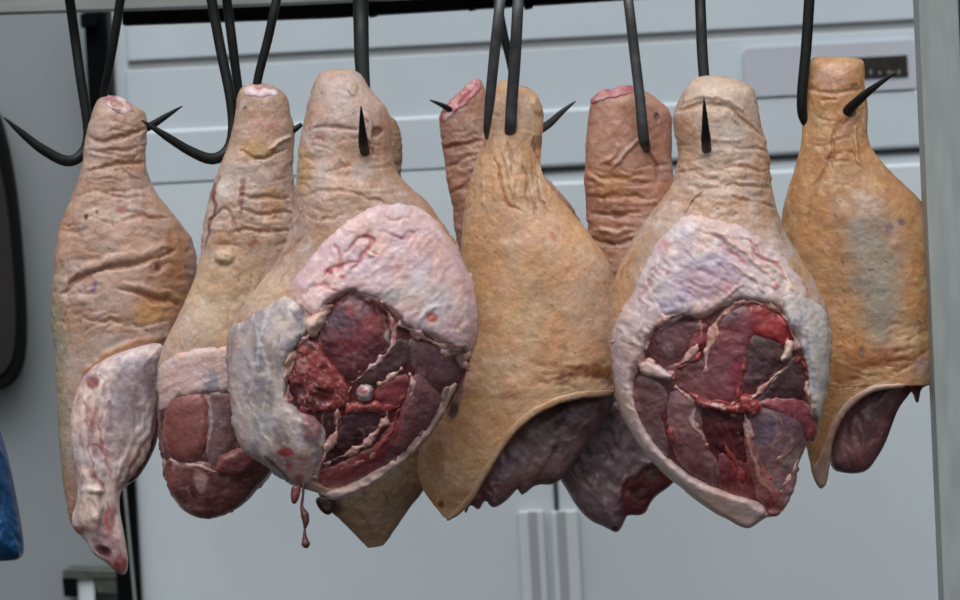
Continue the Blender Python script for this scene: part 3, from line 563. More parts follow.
# ---------- leg D, hidden behind C
fr, e = leg('', 380, 330, 60, 'pork leg behind the large left cut leg, square beige skin corner hanging below it')
out = [(372, 120), (382, 114), (394, 117), (401, 133), (402, 160), (401, 178), (408, 210), (420, 250), (428, 300), (431, 350), (432, 420), (431, 470), (427, 488), (404, 516), (376, 556), (345, 524), (314, 497), (318, 440), (328, 350), (342, 250), (354, 190), (366, 150)]
bd = Body(fr, out, .4, .4, 0, [B(335, 505, 12, 12, (70, 48, 36), .8), B(372, 500, 40, 30, (152, 122, 88), .6), L([(345, 495), (362, 515), (378, 540)], 1.6, (112, 86, 60), .7), L([(378, 480), (390, 500), (396, 508)], 1.6, (110, 84, 58), .6), L([(360, 480), (366, 500)], 2.2, (105, 75, 50), .6)], 12, 60, 50, smooth_n=1)
bd.build('skin', M_SKIN, e, skin_base((170, 138, 100), (148, 116, 82), (180, 150, 112)), wr=[(120, 190, 2, 22, 7, 0)])
piece(fr, 'meat_shred', [(314, 497), (328, 494), (336, 505), (330, 516), (320, 510)], M_MUS, e, MU((58, 34, 28), 10), [], z0=-16, t=6, R=6, t0=0, tb=4, res=1.2)

# ---------- leg E, behind F, its shank left of F
fr, e = leg('', 510, 260, 130, 'pork leg behind the smooth-skinned centre leg, its shank leaning left with a pink cut top')
out = [(440, 113), (448, 103), (462, 88), (476, 78), (485, 84), (492, 110), (505, 140), (530, 165), (552, 183), (572, 206), (588, 240), (598, 280), (600, 340), (596, 400), (580, 440), (540, 455), (500, 445), (476, 400), (464, 320), (460, 260), (453, 215), (447, 170), (442, 145), (439, 125)]
bd = Body(fr, out, .42, .45, 0, [B(455, 190, 14, 45, (176, 118, 78), .7), L([(444, 150), (460, 146), (482, 140)], 3, (160, 100, 75), .6, h=-4), L([(447, 172), (462, 160), (478, 150)], 3, None, h=-3), L([(450, 195), (465, 186), (480, 180)], 3, (150, 95, 62), .6, h=-3), B(570, 215, 26, 30, (172, 128, 98), .7)]+crow(444, 485, 120, 240, 26, 20, -18, seed=30, col=(140, 84, 56))+blotch(440, 490, 90, 240, 10, 31), 18, 30, 55)
bd.build('skin', M_SKIN, e, skin_base((198, 150, 126), (176, 124, 96), (208, 168, 140)), wr=[(130, 260, 3, 22, 7, -15)])
piece(fr, 'cut_end', [(440, 114), (449, 103), (463, 88), (476, 79), (482, 86), (474, 97), (460, 108), (448, 121), (441, 122)], M_FAT, e, two((218, 150, 155), (190, 90, 98), 7, 7, (230, 205, 205)), [L([(452, 112), (464, 100), (475, 88)], 2.5, (150, 50, 60), .7, h=-1.5), B(448, 117, 6, 3.5, (225, 215, 212), .8, ang=-30)], base=bd, t=3.5, R=5, noise=.8, res=1)

# ---------- leg F, centre, skin side
fr, e = leg('', 520, 300, 0, 'centre pork leg showing smooth golden skin, pierced by two hook bars')
out = [(492, 95), (498, 81), (508, 78), (518, 86), (528, 86), (539, 96), (545, 113), (543, 128), (541, 145), (540, 170), (548, 187), (568, 208), (590, 234), (608, 258), (617, 285), (620, 330), (618, 370), (616, 393), (600, 393), (585, 395), (562, 400), (540, 410), (522, 422), (508, 438), (496, 455), (484, 476), (472, 498), (460, 513), (445, 521),
       (436, 508), (420, 487), (416, 466), (420, 440), (430, 410), (442, 378), (454, 345), (460, 300), (461, 250), (463, 220), (466, 198), (476, 162), (484, 138), (488, 115)]
ff = [B(470, 290, 22, 50, (196, 140, 86), .5), B(590, 300, 36, 60, (212, 172, 146), .6), B(530, 230, 40, 30, (208, 162, 130), .5), B(510, 300, 60, 50, (204, 160, 112), .6), B(540, 290, 20, 10, (160, 110, 75), .35, ang=20), B(480, 430, 40, 60, (202, 152, 98), .6), B(436, 455, 12, 34, (150, 100, 58), .5),
      B(590, 370, 28, 9, (138, 80, 38), .95, warp=5), B(564, 378, 18, 7, (124, 68, 32), .95, ang=-8, warp=5), B(566, 386, 22, 5, (206, 172, 122), .6), B(545, 362, 20, 4, (165, 110, 62), .7), B(455, 400, 9, 26, (60, 38, 50), .95, ang=10), B(452, 398, 9, 25, None, h=-1.5, ang=10), B(537, 143, 7, 11, (110, 72, 45), .75), B(528, 165, 10, 25, (176, 130, 85), .6), B(500, 130, 8, 40, (216, 176, 148), .6), B(515, 110, 30, 18, (212, 172, 148), .5),
      L([(487, 112), (488, 135), (482, 155)], 3, (150, 95, 65), .4), L([(494, 160), (502, 185), (507, 206), (520, 209)], 2.4, (180, 115, 70), .7, h=-3), L([(524, 165), (527, 195), (530, 208)], 2.5, (170, 110, 70), .5, h=-2.5), L([(536, 170), (540, 200), (548, 212)], 2.5, (150, 118, 90), .6, h=-2), L([(505, 150), (514, 195)], 5, None, h=3), B(553, 237, 4, 7, (190, 90, 70), .6, ang=-30), L([(545, 218), (560, 230), (575, 245)], 3, (205, 130, 110), .4),
      B(440, 505, 6, 5, (110, 50, 35), .8), B(465, 495, 20, 8, (165, 105, 55), .4), B(541, 403, 2, 2, (70, 40, 25), .9), B(565, 348, 2, 2, (80, 50, 35), .7), B(540, 105, 10, 10, (195, 140, 110), .5, h=3), L([(590, 392), (560, 398), (530, 414), (508, 436), (490, 466), (470, 498), (448, 518)], 4, (206, 168, 132), .8)]
bd = Body(fr, out, .64, .45, 0, ff+specks(450, 605, 200, 390, 26, 13)+blotch(440, 620, 180, 480, 46, 14)+crow(490, 540, 150, 215, 5, 26, 85, seed=15)+crow(550, 610, 365, 388, 10, 24, 0, seed=16), 16, 150, 85, full=[(488, 85), (540, 90), (545, 113), (541, 160), (568, 208), (590, 234), (610, 258), (620, 300), (622, 360), (618, 400), (604, 440), (575, 475), (530, 500), (480, 515), (445, 522), (430, 505), (416, 480), (420, 430), (442, 378), (456, 330), (461, 250), (466, 198), (484, 138)])
bd.build('skin', M_SKIN, e, skin_base((212, 168, 124), (196, 150, 106), (220, 182, 142), 50, (1.0, .985, 1.0)), wr=[(150, 215, 1.8, 6, 24, 0), (350, 400, 1.8, 26, 8, 0)])
piece(fr, 'meat_shred', [(463, 510), (480, 470), (500, 432), (530, 405), (565, 392), (610, 385), (618, 400), (600, 430), (575, 462), (560, 482), (552, 486), (536, 485), (526, 494), (520, 497), (519, 487), (508, 501), (492, 511), (485, 499), (479, 513), (470, 504), (466, 516)], M_MUS, e, two((122, 92, 96), (94, 64, 68), 20, 16, (140, 112, 114)), [B(560, 410, 12, 22, (58, 28, 32), .8), B(505, 465, 14, 20, (128, 100, 116), .7, ang=30), L([(560, 420), (555, 450), (535, 480)], 2.5, (72, 40, 45), .8), B(545, 466, 14, 10, (104, 72, 72), .7), B(485, 490, 8, 20, (130, 62, 68), .7, ang=25), B(508, 490, 14, 7, (135, 72, 76), .7), B(535, 485, 20, 4, (140, 95, 92), .6), L([(540, 420), (520, 450), (500, 490)], 2, (140, 105, 110), .5)],
      z0=16, t=18, R=26, t0=0, tb=14, axis='x', noise=1.4, wr=[(26, 9, 60, 2.4)]).name = 'underside_meat'

piece(fr, 'skin_edge', [(614, 389), (590, 389), (562, 394), (538, 404), (518, 418), (504, 434), (491, 454), (478, 477), (466, 498), (450, 517), (446, 521), (459, 514), (473, 498), (485, 476), (497, 455), (509, 438), (523, 422), (541, 410), (563, 400), (586, 396), (614, 394)], M_FAT, e, two((204, 162, 126), (188, 142, 102), 14), [], base=bd, t=2.6, R=3, noise=.3, t0=-1.5, tb=3)

# ---------- leg G, behind F and H
fr, e = leg('', 632, 300, 75, 'pork leg behind and between the centre and right cut legs, ragged meat hanging below')
out = [(589, 103), (598, 94), (612, 89), (630, 86), (648, 92), (660, 101), (668, 108), (672, 118), (671, 140), (672, 168), (680, 205), (690, 250), (694, 320), (690, 380), (680, 430), (655, 460), (620, 470), (590, 460), (575, 420), (572, 360), (580, 290), (588, 240), (586, 200), (585, 170), (586, 135)]
bd = Body(fr, out, .42, .45, 0, [B(605, 135, 22, 40, (200, 148, 128), .5), B(657, 117, 4, 6, (90, 50, 40), .8, h=-2), B(664, 130, 9, 26, (160, 105, 90), .5), L([(640, 140), (625, 152), (610, 170)], 3.5, (214, 170, 150), .7, h=4), L([(588, 172), (610, 180), (640, 176)], 4, (190, 125, 60), .6, h=-3), L([(590, 195), (615, 200), (645, 195)], 3.5, (165, 100, 60), .7, h=-3), L([(592, 228), (612, 232), (635, 230)], 4, (215, 175, 145), .7, h=4), L([(592, 240), (615, 244), (640, 240)], 4, (140, 80, 45), .7, h=-4), L([(589, 212), (612, 216), (640, 212)], 3, None, h=-4), B(612, 180, 26, 24, (190, 130, 70), .5), L([(646, 150), (655, 168), (660, 180)], 3, (140, 80, 70), .6, h=-3), L([(600, 165), (612, 158), (618, 145)], 3, None, h=3)]+crow(588, 668, 165, 250, 22, 26, 2, seed=32, col=(146, 88, 52))+blotch(588, 668, 110, 250, 16, 33), 16, 30, 60)
bd.build('skin', M_SKIN, e, skin_base((200, 146, 116), (176, 118, 84), (208, 162, 130)), wr=[(165, 300, 3.6, 26, 7, 2), (110, 165, 1.5, 16, 10, -40)])
piece(fr, 'cut_end', [(590, 101), (599, 93), (614, 88), (634, 86), (637, 92), (622, 97), (606, 98), (594, 104)], M_FAT, e, two((206, 138, 138), (170, 88, 92), 7), [B(600, 98, 6, 3, (215, 180, 175), .6)], base=bd, t=3.5, R=4, noise=.8, res=1)
piece(fr, 'underside_meat', [(556, 470), (560, 440), (556, 415), (568, 395), (590, 385), (640, 385), (672, 400), (690, 440), (684, 468), (672, 485), (652, 498), (645, 516), (626, 514), (624, 524), (617, 534), (606, 527), (590, 521), (576, 506), (566, 488), (559, 478)], M_MUS, e, two((132, 104, 110), (112, 84, 92), 20, 16, (150, 122, 126)), [
      B(600, 420, 30, 26, (104, 94, 104), .8), P([(624, 478), (640, 465), (668, 460), (690, 462), (684, 480), (660, 505), (640, 518), (624, 520), (618, 500)], (112, 40, 44), 4, .95, h=-3), B(640, 492, 12, 12, (74, 28, 32), .8, h=-3), B(652, 472, 10, 8, (100, 90, 92), .6), L([(618, 500), (624, 480), (642, 464), (660, 458)], 3, (150, 110, 112), .8, h=3), B(562, 410, 8, 22, (66, 36, 42), .6), B(668, 478, 9, 10, (135, 50, 52), .7), B(615, 528, 5, 6, (60, 22, 26), .8), B(575, 480, 10, 22, (140, 100, 104), .5, ang=-30), L([(570, 400), (590, 440), (625, 455), (655, 450)], 2, (130, 110, 112), .5)],
      z0=-6, t=22, R=30, t0=0, tb=14, axis='x', noise=1.5, wr=[(26, 10, 40, 2.2)])

# ---------- leg H, large, cut face towards us, right of centre
fr, e = leg('', 720, 300, -110, 'large pork leg right of centre, cut face ringed by white fat, curved skin rim below')
out = [(688, 84), (695, 77), (708, 75), (728, 77), (744, 81), (755, 90), (758, 108), (762, 130), (768, 150), (771, 175), (776, 210), (786, 235), (802, 262), (818, 288), (828, 308), (831, 335), (829, 370), (824, 405), (815, 430), (806, 446), (798, 464), (795, 485), (787, 505), (777, 517), (766, 516), (750, 530), (730, 520),
       (708, 508), (690, 494), (670, 478), (645, 454), (632, 434), (622, 415), (615, 390), (611, 362), (607, 335), (609, 300), (618, 268), (632, 238), (650, 215), (664, 198), (674, 180), (680, 152), (674, 135), (672, 115), (680, 98)]
CAV2 = [(640, 366), (646, 345), (655, 326), (680, 314), (700, 318), (720, 308), (742, 300), (768, 304), (788, 320), (800, 345), (808, 372), (808, 405), (818, 424), (806, 442), (797, 462), (793, 488), (783, 510), (770, 512), (752, 500), (720, 490), (690, 478), (662, 455), (642, 425), (633, 395), (632, 372)]
fh = [P(CAV2, (180, 134, 128), 12), P(CAV2, (100, 38, 44), 5, 1, h=-7, warp=3), B(706, 118, 4, 12, (60, 30, 22), 0), L([(678, 112), (700, 106), (722, 106), (745, 122), (765, 142)], 4, (185, 135, 85), .6, h=-4), L([(684, 102), (702, 97), (722, 97), (745, 112)], 5, None, h=3), B(720, 110, 55, 60, (208, 182, 160), .6, soft=.9), B(680, 125, 10, 12, (180, 118, 88), .6), B(688, 150, 14, 30, (190, 135, 88), .5), B(720, 170, 34, 34, (218, 188, 165), .6),
      B(765, 180, 14, 60, (188, 136, 88), .6), L([(735, 150), (755, 150), (770, 155)], 2.5, None, h=-2.5), L([(725, 168), (748, 168), (772, 172)], 2.5, (180, 130, 92), .5, h=-2.5), L([(725, 185), (750, 186), (774, 190)], 2.5, (178, 128, 90), .5, h=-2.5), L([(730, 200), (755, 203), (778, 208)], 2.5, (178, 128, 90), .5, h=-2.5),
      L([(676, 175), (690, 170), (705, 178)], 2.5, (180, 130, 100), .5, h=-2.5), B(625, 290, 16, 60, (192, 140, 92), .6), L([(640, 240), (622, 280), (612, 330)], 7, (200, 150, 96), .6), B(800, 270, 18, 34, (190, 140, 88), .6, ang=60), L([(688, 210), (692, 198), (705, 190)], 3, (200, 150, 115), .5, h=3), B(735, 120, 8, 4, None, h=2, ang=60)]
bd = Body(fr, out, .72, .5, 0, fh+crow(672, 772, 145, 220, 20, 24, 3, seed=17, col=(168, 118, 80))+crow(620, 680, 200, 300, 14, 26, -60, seed=18, h=-1)+crow(770, 815, 225, 290, 14, 24, 60, seed=19, h=-1)+specks(680, 765, 85, 210, 14, 20)+blotch(620, 820, 90, 300, 30, 21), 14, 210, 105)
bd.build('skin', M_SKIN, e, skin_base((210, 174, 140), (194, 152, 112), (220, 190, 160), 40, (.93, .945, 1.05)), wr=[(130, 235, 2.6, 26, 6, 5)])
piece(fr, 'fat_layer', [(690, 213), (713, 219), (743, 229), (768, 244), (788, 262), (806, 288), (806, 300), (800, 320), (790, 318), (772, 303), (744, 299), (722, 306), (702, 320), (682, 314), (660, 322), (650, 340), (644, 362), (636, 372), (634, 395), (640, 425), (655, 450), (640, 446), (624, 415), (616, 385), (613, 352), (613, 330), (622, 312), (632, 296), (642, 272), (656, 244), (672, 226)],
      M_FAT, e, two((216, 192, 190), (196, 168, 172), 14, 12, (230, 214, 210)), [
      P([(672, 285), (690, 262), (715, 255), (738, 268), (745, 288), (722, 298), (700, 298), (680, 302)], (172, 136, 158), 8, .75), B(705, 262, 22, 12, (180, 172, 182), .6), L([(715, 232), (735, 245), (752, 258), (772, 280)], 4, (225, 185, 170), .8, h=3.5), L([(730, 262), (748, 275), (765, 292)], 3, (220, 180, 168), .8, h=3), B(774, 286, 5, 4, (205, 110, 112), .8, h=2), L([(760, 265), (778, 272), (796, 292)], 4, (226, 200, 186), .7, h=3),
      L([(738, 240), (752, 244), (760, 255)], 2, (175, 85, 85), .7, h=-2), B(665, 245, 8, 9, (200, 135, 138), .6), L([(752, 250), (762, 262), (778, 268), (784, 282)], 3, (196, 120, 118), .8, h=-2.5), L([(720, 248), (734, 254), (744, 266)], 3, (200, 130, 130), .7, h=-2), L([(700, 232), (716, 238), (730, 250)], 3, (206, 150, 148), .6, h=-2), L([(660, 262), (652, 284), (640, 300)], 3, (196, 140, 144), .6, h=-2), B(668, 275, 4, 3, (180, 70, 80), .6), B(742, 262, 5, 3, (190, 90, 92), .6), P([(690, 340), (704, 325), (716, 305), (722, 298), (712, 296), (696, 306), (688, 314)], (206, 160, 158), 4, .5), L([(655, 262), (648, 280), (652, 290)], 2.5, (190, 130, 140), .5, h=-2), L([(645, 300), (640, 330), (645, 352)], 3, (200, 178, 178), .6, h=3), L([(655, 300), (665, 315), (652, 330)], 3, (190, 165, 175), .6, h=-2), B(668, 305, 14, 12, (170, 140, 160), .5), B(622, 346, 10, 8, (135, 55, 60), 0),
      B(640, 395, 12, 50, (196, 160, 158), .6), B(708, 225, 30, 8, (212, 182, 172), .5), B(730, 290, 9, 9, (190, 110, 125), .5), L([(724, 300), (736, 288), (742, 284)], 2.5, (215, 185, 180), .8, h=3)], base=bd, t=8, R=12, t0=-2.5, tb=3, noise=.9, wr=[(12, 6, 35, 4)])
piece(fr, 'fat_layer', [(778, 296), (792, 292), (806, 298), (826, 312), (831, 338), (829, 370), (824, 402), (817, 424), (812, 410), (808, 385), (806, 365), (796, 340), (786, 318)], M_FAT, e, two((206, 196, 190), (176, 166, 166), 10, 16, (220, 208, 200)), [L([(800, 310), (806, 335), (812, 370), (814, 405)], 3, (165, 165, 182), .7, h=-2), B(797, 325, 5, 10, (130, 105, 130), .7, ang=-20), B(812, 420, 5, 8, (150, 110, 120), .6)], base=bd, t=10, R=8, tb=3, noise=1.2, wr=[(20, 7, 80, 2)])
MUS = [
 ([(650, 350), (654, 332), (670, 318), (692, 313), (700, 326), (694, 344), (680, 356), (660, 362)], (98, 50, 56), 7, 10, [B(668, 348, 8, 9, (140, 110, 115), .5), L([(657, 330), (672, 318), (690, 312)], 3, (190, 160, 165), .8, h=2)]),
 ([(696, 330), (706, 320), (712, 330), (704, 346), (694, 352), (688, 346)], (128, 40, 46), 8, 6, [B(698, 324, 4, 5, (215, 190, 185), .8, h=2)]),
 ([(704, 372), (708, 345), (716, 324), (728, 310), (745, 302), (762, 306), (758, 330), (748, 350), (744, 385), (736, 408), (722, 408), (708, 398)], (126, 58, 68), 10, 13, [B(730, 318, 14, 12, (86, 44, 56), .8), B(736, 375, 8, 26, (142, 38, 60), .7), B(714, 375, 8, 24, (120, 66, 72), .6)]),
 ([(744, 306), (760, 303), (776, 312), (788, 330), (790, 344), (784, 346), (772, 338), (756, 334), (746, 326)], (162, 34, 40), 11, 7, [B(752, 320, 10, 12, (120, 36, 52), .7), L([(758, 302), (776, 310), (790, 330)], 3, (205, 100, 95), .8, h=2)]),
 ([(746, 334), (762, 334), (782, 342), (786, 356), (778, 368), (762, 382), (748, 388), (742, 378), (744, 352)], (78, 48, 52), 9, 10, []),
 ([(752, 402), (768, 384), (784, 366), (796, 352), (806, 366), (806, 388), (800, 402), (782, 402), (764, 408)], (68, 36, 42), 6, 9, [L([(752, 394), (768, 380), (784, 366)], 2.5, (180, 140, 135), .8, h=2), B(800, 360, 6, 8, (140, 70, 80), .6)]),
 ([(660, 372), (682, 360), (700, 354), (706, 372), (708, 392), (724, 406), (712, 412), (690, 402), (672, 390)], (110, 58, 62), 5, 8, [L([(662, 362), (686, 352), (704, 345)], 3, (165, 55, 60), .8)]),
 ([(632, 378), (648, 375), (664, 385), (668, 405), (664, 425), (670, 450), (668, 464), (655, 446), (640, 424), (636, 400)], (112, 74, 76), 5, 9, []),
 ([(672, 386), (690, 392), (704, 402), (700, 425), (706, 444), (718, 464), (720, 486), (700, 480), (682, 466), (672, 440), (668, 412)], (132, 88, 90), 9, 12, [L([(676, 420), (682, 445), (700, 470)], 3, (165, 70, 72), .7), L([(694, 408), (694, 425), (704, 438)], 3, (215, 185, 180), .9, h=2), B(690, 450, 10, 20, (140, 92, 96), .6)]),
 ([(700, 402), (716, 398), (740, 404), (748, 424), (750, 450), (742, 466), (726, 456), (710, 442), (700, 424)], (84, 24, 30), 6, 9, [L([(705, 405), (725, 402), (742, 410)], 3, (160, 42, 42), .9), L([(722, 420), (732, 440), (738, 456)], 2, (140, 45, 50), .6)]),
 ([(718, 450), (732, 456), (748, 462), (758, 480), (766, 500), (750, 498), (730, 492), (718, 484)], (128, 52, 56), 7, 8, [L([(722, 450), (736, 470), (745, 490)], 2.5, (178, 66, 58), .8)]),
 ([(748, 404), (770, 402), (796, 404), (808, 414), (806, 436), (798, 452), (792, 476), (782, 492), (770, 488), (758, 462), (750, 436)], (142, 104, 110), 9, 12, [B(766, 428, 14, 18, (112, 92, 112), .7), B(790, 455, 14, 10, (185, 150, 142), .6, ang=-30), L([(772, 470), (786, 456), (800, 440)], 2.5, (140, 50, 56), .8), L([(770, 410), (776, 430), (772, 450)], 2, (170, 130, 132), .7), B(780, 488, 10, 8, (196, 168, 160), .6)]),
 ([(752, 402), (775, 396), (800, 398), (812, 412), (817, 430), (810, 444), (802, 430), (790, 416), (768, 410)], (146, 62, 72), 10, 7, [B(812, 434, 5, 9, (165, 50, 62), .7)]),
 ([(744, 432), (750, 430), (758, 456), (768, 476), (782, 498), (780, 514), (768, 514), (756, 496), (748, 466)], (150, 84, 84), 13, 7, [L([(748, 420), (750, 448), (760, 474), (776, 500)], 3, (205, 150, 138), .8, h=2), B(772, 500, 7, 10, (140, 50, 54), .6)]),
 ([(782, 470), (796, 462), (795, 484), (786, 504), (778, 512), (776, 494)], (132, 90, 98), 8, 6, [B(786, 482, 5, 7, (190, 165, 160), .7)]),
]
for pts, c, t, R_, f2 in MUS:
    piece(fr, 'muscle', pts, M_MUS, e, MU(c, 17), f2, base=bd, t=t*.7, R=R_+2, grow=2.2, noise=1.1, wr=[(20, 5, 60, 1.2)])
piece(fr, 'torn_tissue', [(686, 392), (700, 394), (714, 402), (730, 404), (744, 398), (752, 404), (745, 414), (728, 412), (712, 410), (698, 404)], M_MUS, e, two((170, 60, 58), (120, 36, 40), 6, 6, (222, 190, 180), 4, 2), [B(718, 402, 8, 4, (205, 185, 185), .8)], base=bd, t=12, R=6, noise=2)
piece(fr, 'torn_tissue', [(740, 392), (756, 396), (764, 406), (756, 418), (746, 412), (738, 402)], M_MUS, e, two((170, 55, 55), (110, 30, 36), 5, 5, (225, 170, 160), 4, 2), [], base=bd, t=15, R=6, noise=2)
piece(fr, 'fat_knob', [(784, 336), (792, 342), (792, 352), (784, 362), (778, 360), (784, 350)], M_FAT, e, two((225, 200, 192), (205, 160, 152), 6), [], base=bd, t=14, R=5, noise=1.2)
piece(fr, 'fat_seam', [(640, 360), (652, 362), (668, 370), (674, 376), (668, 381), (652, 375), (638, 370)], M_FAT, e, two((216, 190, 186), (190, 155, 155), 6), [], base=bd, t=11, R=5, noise=1)
piece(fr, 'muscle', [(620, 345), (630, 347), (641, 358), (636, 364), (624, 360)], M_MUS, e, MU((122, 66, 66)), [], base=bd, t=9, R=4, t0=-5)
piece(fr, 'skin_edge', [(613, 352), (620, 362), (630, 385), (638, 415), (656, 446), (684, 472), (716, 488), (744, 497), (768, 503), (764, 515), (749, 530), (728, 519), (706, 507), (686, 491), (664, 473), (645, 454), (632, 434), (622, 415), (615, 390)], M_FAT, e, two((208, 178, 170), (192, 158, 152), 16), [L([(618, 385), (628, 420), (650, 455), (680, 482), (710, 504), (745, 526)], 3, (206, 180, 158), .7)], base=bd, t=7, R=6, noise=.3, t0=-3, tb=5, axis='x')

for pts, wd, *cc in [([(636, 356), (650, 362), (664, 370), (676, 380)], 5), ([(674, 386), (688, 396), (704, 402), (724, 405), (742, 398)], 5), ([(706, 372), (708, 348), (714, 326), (728, 308), (748, 301), (768, 304)], 5), ([(766, 303), (782, 314), (794, 334), (796, 350)], 6),
        ([(742, 396), (746, 414), (750, 440), (760, 470), (774, 500)], 5), ([(690, 402), (694, 422), (708, 446)], 5), ([(748, 398), (766, 384), (782, 368)], 4.5), ([(646, 352), (650, 332), (668, 316), (692, 310)], 4.5), ([(700, 318), (702, 330), (696, 350), (676, 366)], 4), ([(676, 368), (692, 360), (704, 350)], 4, RED_),
        ([(742, 340), (744, 360), (740, 384), (734, 400)], 4, RED_), ([(700, 402), (716, 398), (738, 404)], 5, RED_), ([(724, 440), (736, 462), (744, 486)], 4, RED_), ([(775, 406), (784, 430), (778, 456)], 3), ([(794, 430), (784, 452), (770, 468)], 4), ([(796, 460), (788, 478), (780, 492)], 4), ([(784, 470), (770, 480), (764, 470)], 3, RED_), ([(668, 420), (676, 448), (696, 474)], 3, RED_), ([(796, 356), (806, 366), (806, 380)], 4, RED_), ([(806, 380), (808, 400), (816, 420)], 4), ([(720, 402), (730, 412), (744, 408)], 4), ([(612, 340), (622, 340), (634, 346), (644, 356)], 4)]:
    strand(fr, pts, wd, bd, e, *( [cc[0]] if cc else []), t=6.5)

# ---------- leg I, far right
fr, e = leg('', 865, 270, 20, 'rightmost pork leg beside the metal post, golden skin with a grey bruised patch')
out = [(808, 62), (815, 56), (840, 57), (861, 57), (865, 66), (864, 88), (868, 108), (867, 135), (872, 150), (888, 170), (910, 190), (930, 212), (942, 245), (946, 300), (944, 350), (936, 378), (925, 386), (900, 383), (880, 384), (864, 391), (848, 404), (836, 424), (829, 446), (828, 470), (826, 484), (819, 491),
       (812, 470), (806, 445), (800, 420), (790, 380), (785, 330), (783, 285), (781, 250), (781, 220), (786, 192), (796, 165), (802, 140), (803, 118), (806, 90)]
fi = [B(876, 270, 40, 84, (158, 146, 130), .9, ang=-4, soft=.8, warp=6), B(868, 225, 34, 36, (150, 136, 126), .8, soft=.8, warp=6), B(880, 320, 28, 44, (152, 140, 124), .8, soft=.8, warp=6), B(866, 206, 22, 6, (135, 95, 115), .6), B(888, 228, 5, 6, (100, 75, 95), .8), B(900, 223, 5, 5, (110, 80, 100), .7), B(870, 270, 4, 2, (70, 60, 60), .8), B(895, 270, 5, 1.5, (80, 65, 60), .7), B(858, 280, 7, 4, (110, 95, 100), .6),
      B(812, 250, 22, 80, (206, 148, 90), .6), B(840, 350, 40, 40, (202, 142, 84), .6), B(880, 355, 44, 14, (158, 92, 42), .75), B(846, 372, 22, 12, (150, 85, 40), .6), B(905, 335, 18, 20, (206, 158, 112), .7), B(915, 350, 14, 8, (160, 110, 70), .7), B(826, 410, 12, 30, (176, 120, 66), .6), B(862, 352, 4, 9, (110, 80, 60), .8), B(922, 365, 12, 14, (172, 140, 132), .8),
      B(852, 113, 5, 7, (50, 28, 18), .9, h=-3), B(853, 85, 6, 3, (110, 75, 50), .8), B(845, 125, 12, 16, (165, 105, 70), .6), B(840, 140, 22, 12, (176, 118, 72), .5), L([(836, 130), (830, 160), (812, 195), (806, 230)], 4, (165, 105, 55), .55, h=-2.5), L([(856, 130), (854, 150), (858, 165)], 4, (196, 158, 105), .6, h=3), B(854, 153, 3, 4, (120, 90, 50), .8), L([(808, 88), (830, 94), (862, 90)], 3, (196, 140, 120), .5, h=-2.5), B(832, 76, 20, 16, (212, 168, 150), .6), B(813, 86, 2.5, 2.5, (140, 70, 60), .7), B(831, 85, 2.5, 6, (190, 110, 100), .6),
      B(858, 205, 30, 18, (216, 186, 160), .5), L([(866, 112), (867, 130)], 4, (205, 150, 130), .6, h=2), L([(900, 381), (868, 388), (844, 408), (830, 442), (824, 480)], 4, (206, 176, 150), .85)]
bd = Body(fr, out, .64, .45, 0, fi+specks(795, 925, 180, 370, 34, 22, (70, 52, 50))+blotch(785, 930, 150, 380, 40, 23)+crow(810, 865, 95, 165, 14, 18, 0, seed=24)+crow(880, 930, 320, 372, 16, 18, -20, seed=25)+crow(800, 900, 360, 384, 10, 30, 0, seed=26, col=(130, 70, 36)), 14, 120, 82, full=[(808, 55), (864, 55), (868, 108), (872, 150), (910, 190), (942, 245), (947, 300), (946, 360), (938, 400), (915, 440), (880, 470), (840, 488), (819, 493), (808, 460), (792, 385), (783, 285), (781, 220), (796, 165), (803, 118)])
bd.build('skin', M_SKIN, e, skin_base((212, 162, 112), (192, 138, 88), (222, 182, 136), 40, (.93, .91, .86)), wr=[(330, 372, 2, 24, 8, -10), (95, 150, 1.4, 10, 10, 0)])
piece(fr, 'underside_meat', [(830, 470), (828, 440), (836, 412), (850, 392), (880, 376), (915, 374), (940, 372), (940, 382), (925, 386), (920, 390), (919, 403), (915, 403), (912, 390), (908, 396), (899, 407), (892, 425), (886, 443), (876, 460), (868, 471), (858, 474), (846, 474)], M_MUS, e, two((122, 76, 80), (98, 56, 60), 20, 12, (140, 96, 98)), [B(870, 425, 10, 26, (74, 42, 48), .6, ang=20), B(846, 450, 14, 22, (140, 100, 104), .7, ang=10), B(912, 386, 14, 8, (90, 26, 32), .8), B(868, 462, 18, 6, (140, 78, 76), .6)], z0=4, t=20, R=26, t0=0, tb=12, axis='x', noise=1.2, wr=[(26, 9, 70, 2)])

piece(fr, 'skin_edge', [(905, 382), (880, 383), (862, 389), (845, 402), (832, 422), (824, 446), (818, 462), (812, 468), (819, 490), (826, 484), (829, 470), (830, 446), (838, 424), (850, 405), (866, 393), (884, 387), (905, 386)], M_FAT, e, two((204, 168, 150), (186, 146, 128), 14), [], base=bd, t=4, R=3, noise=.3, t0=-2, tb=3)

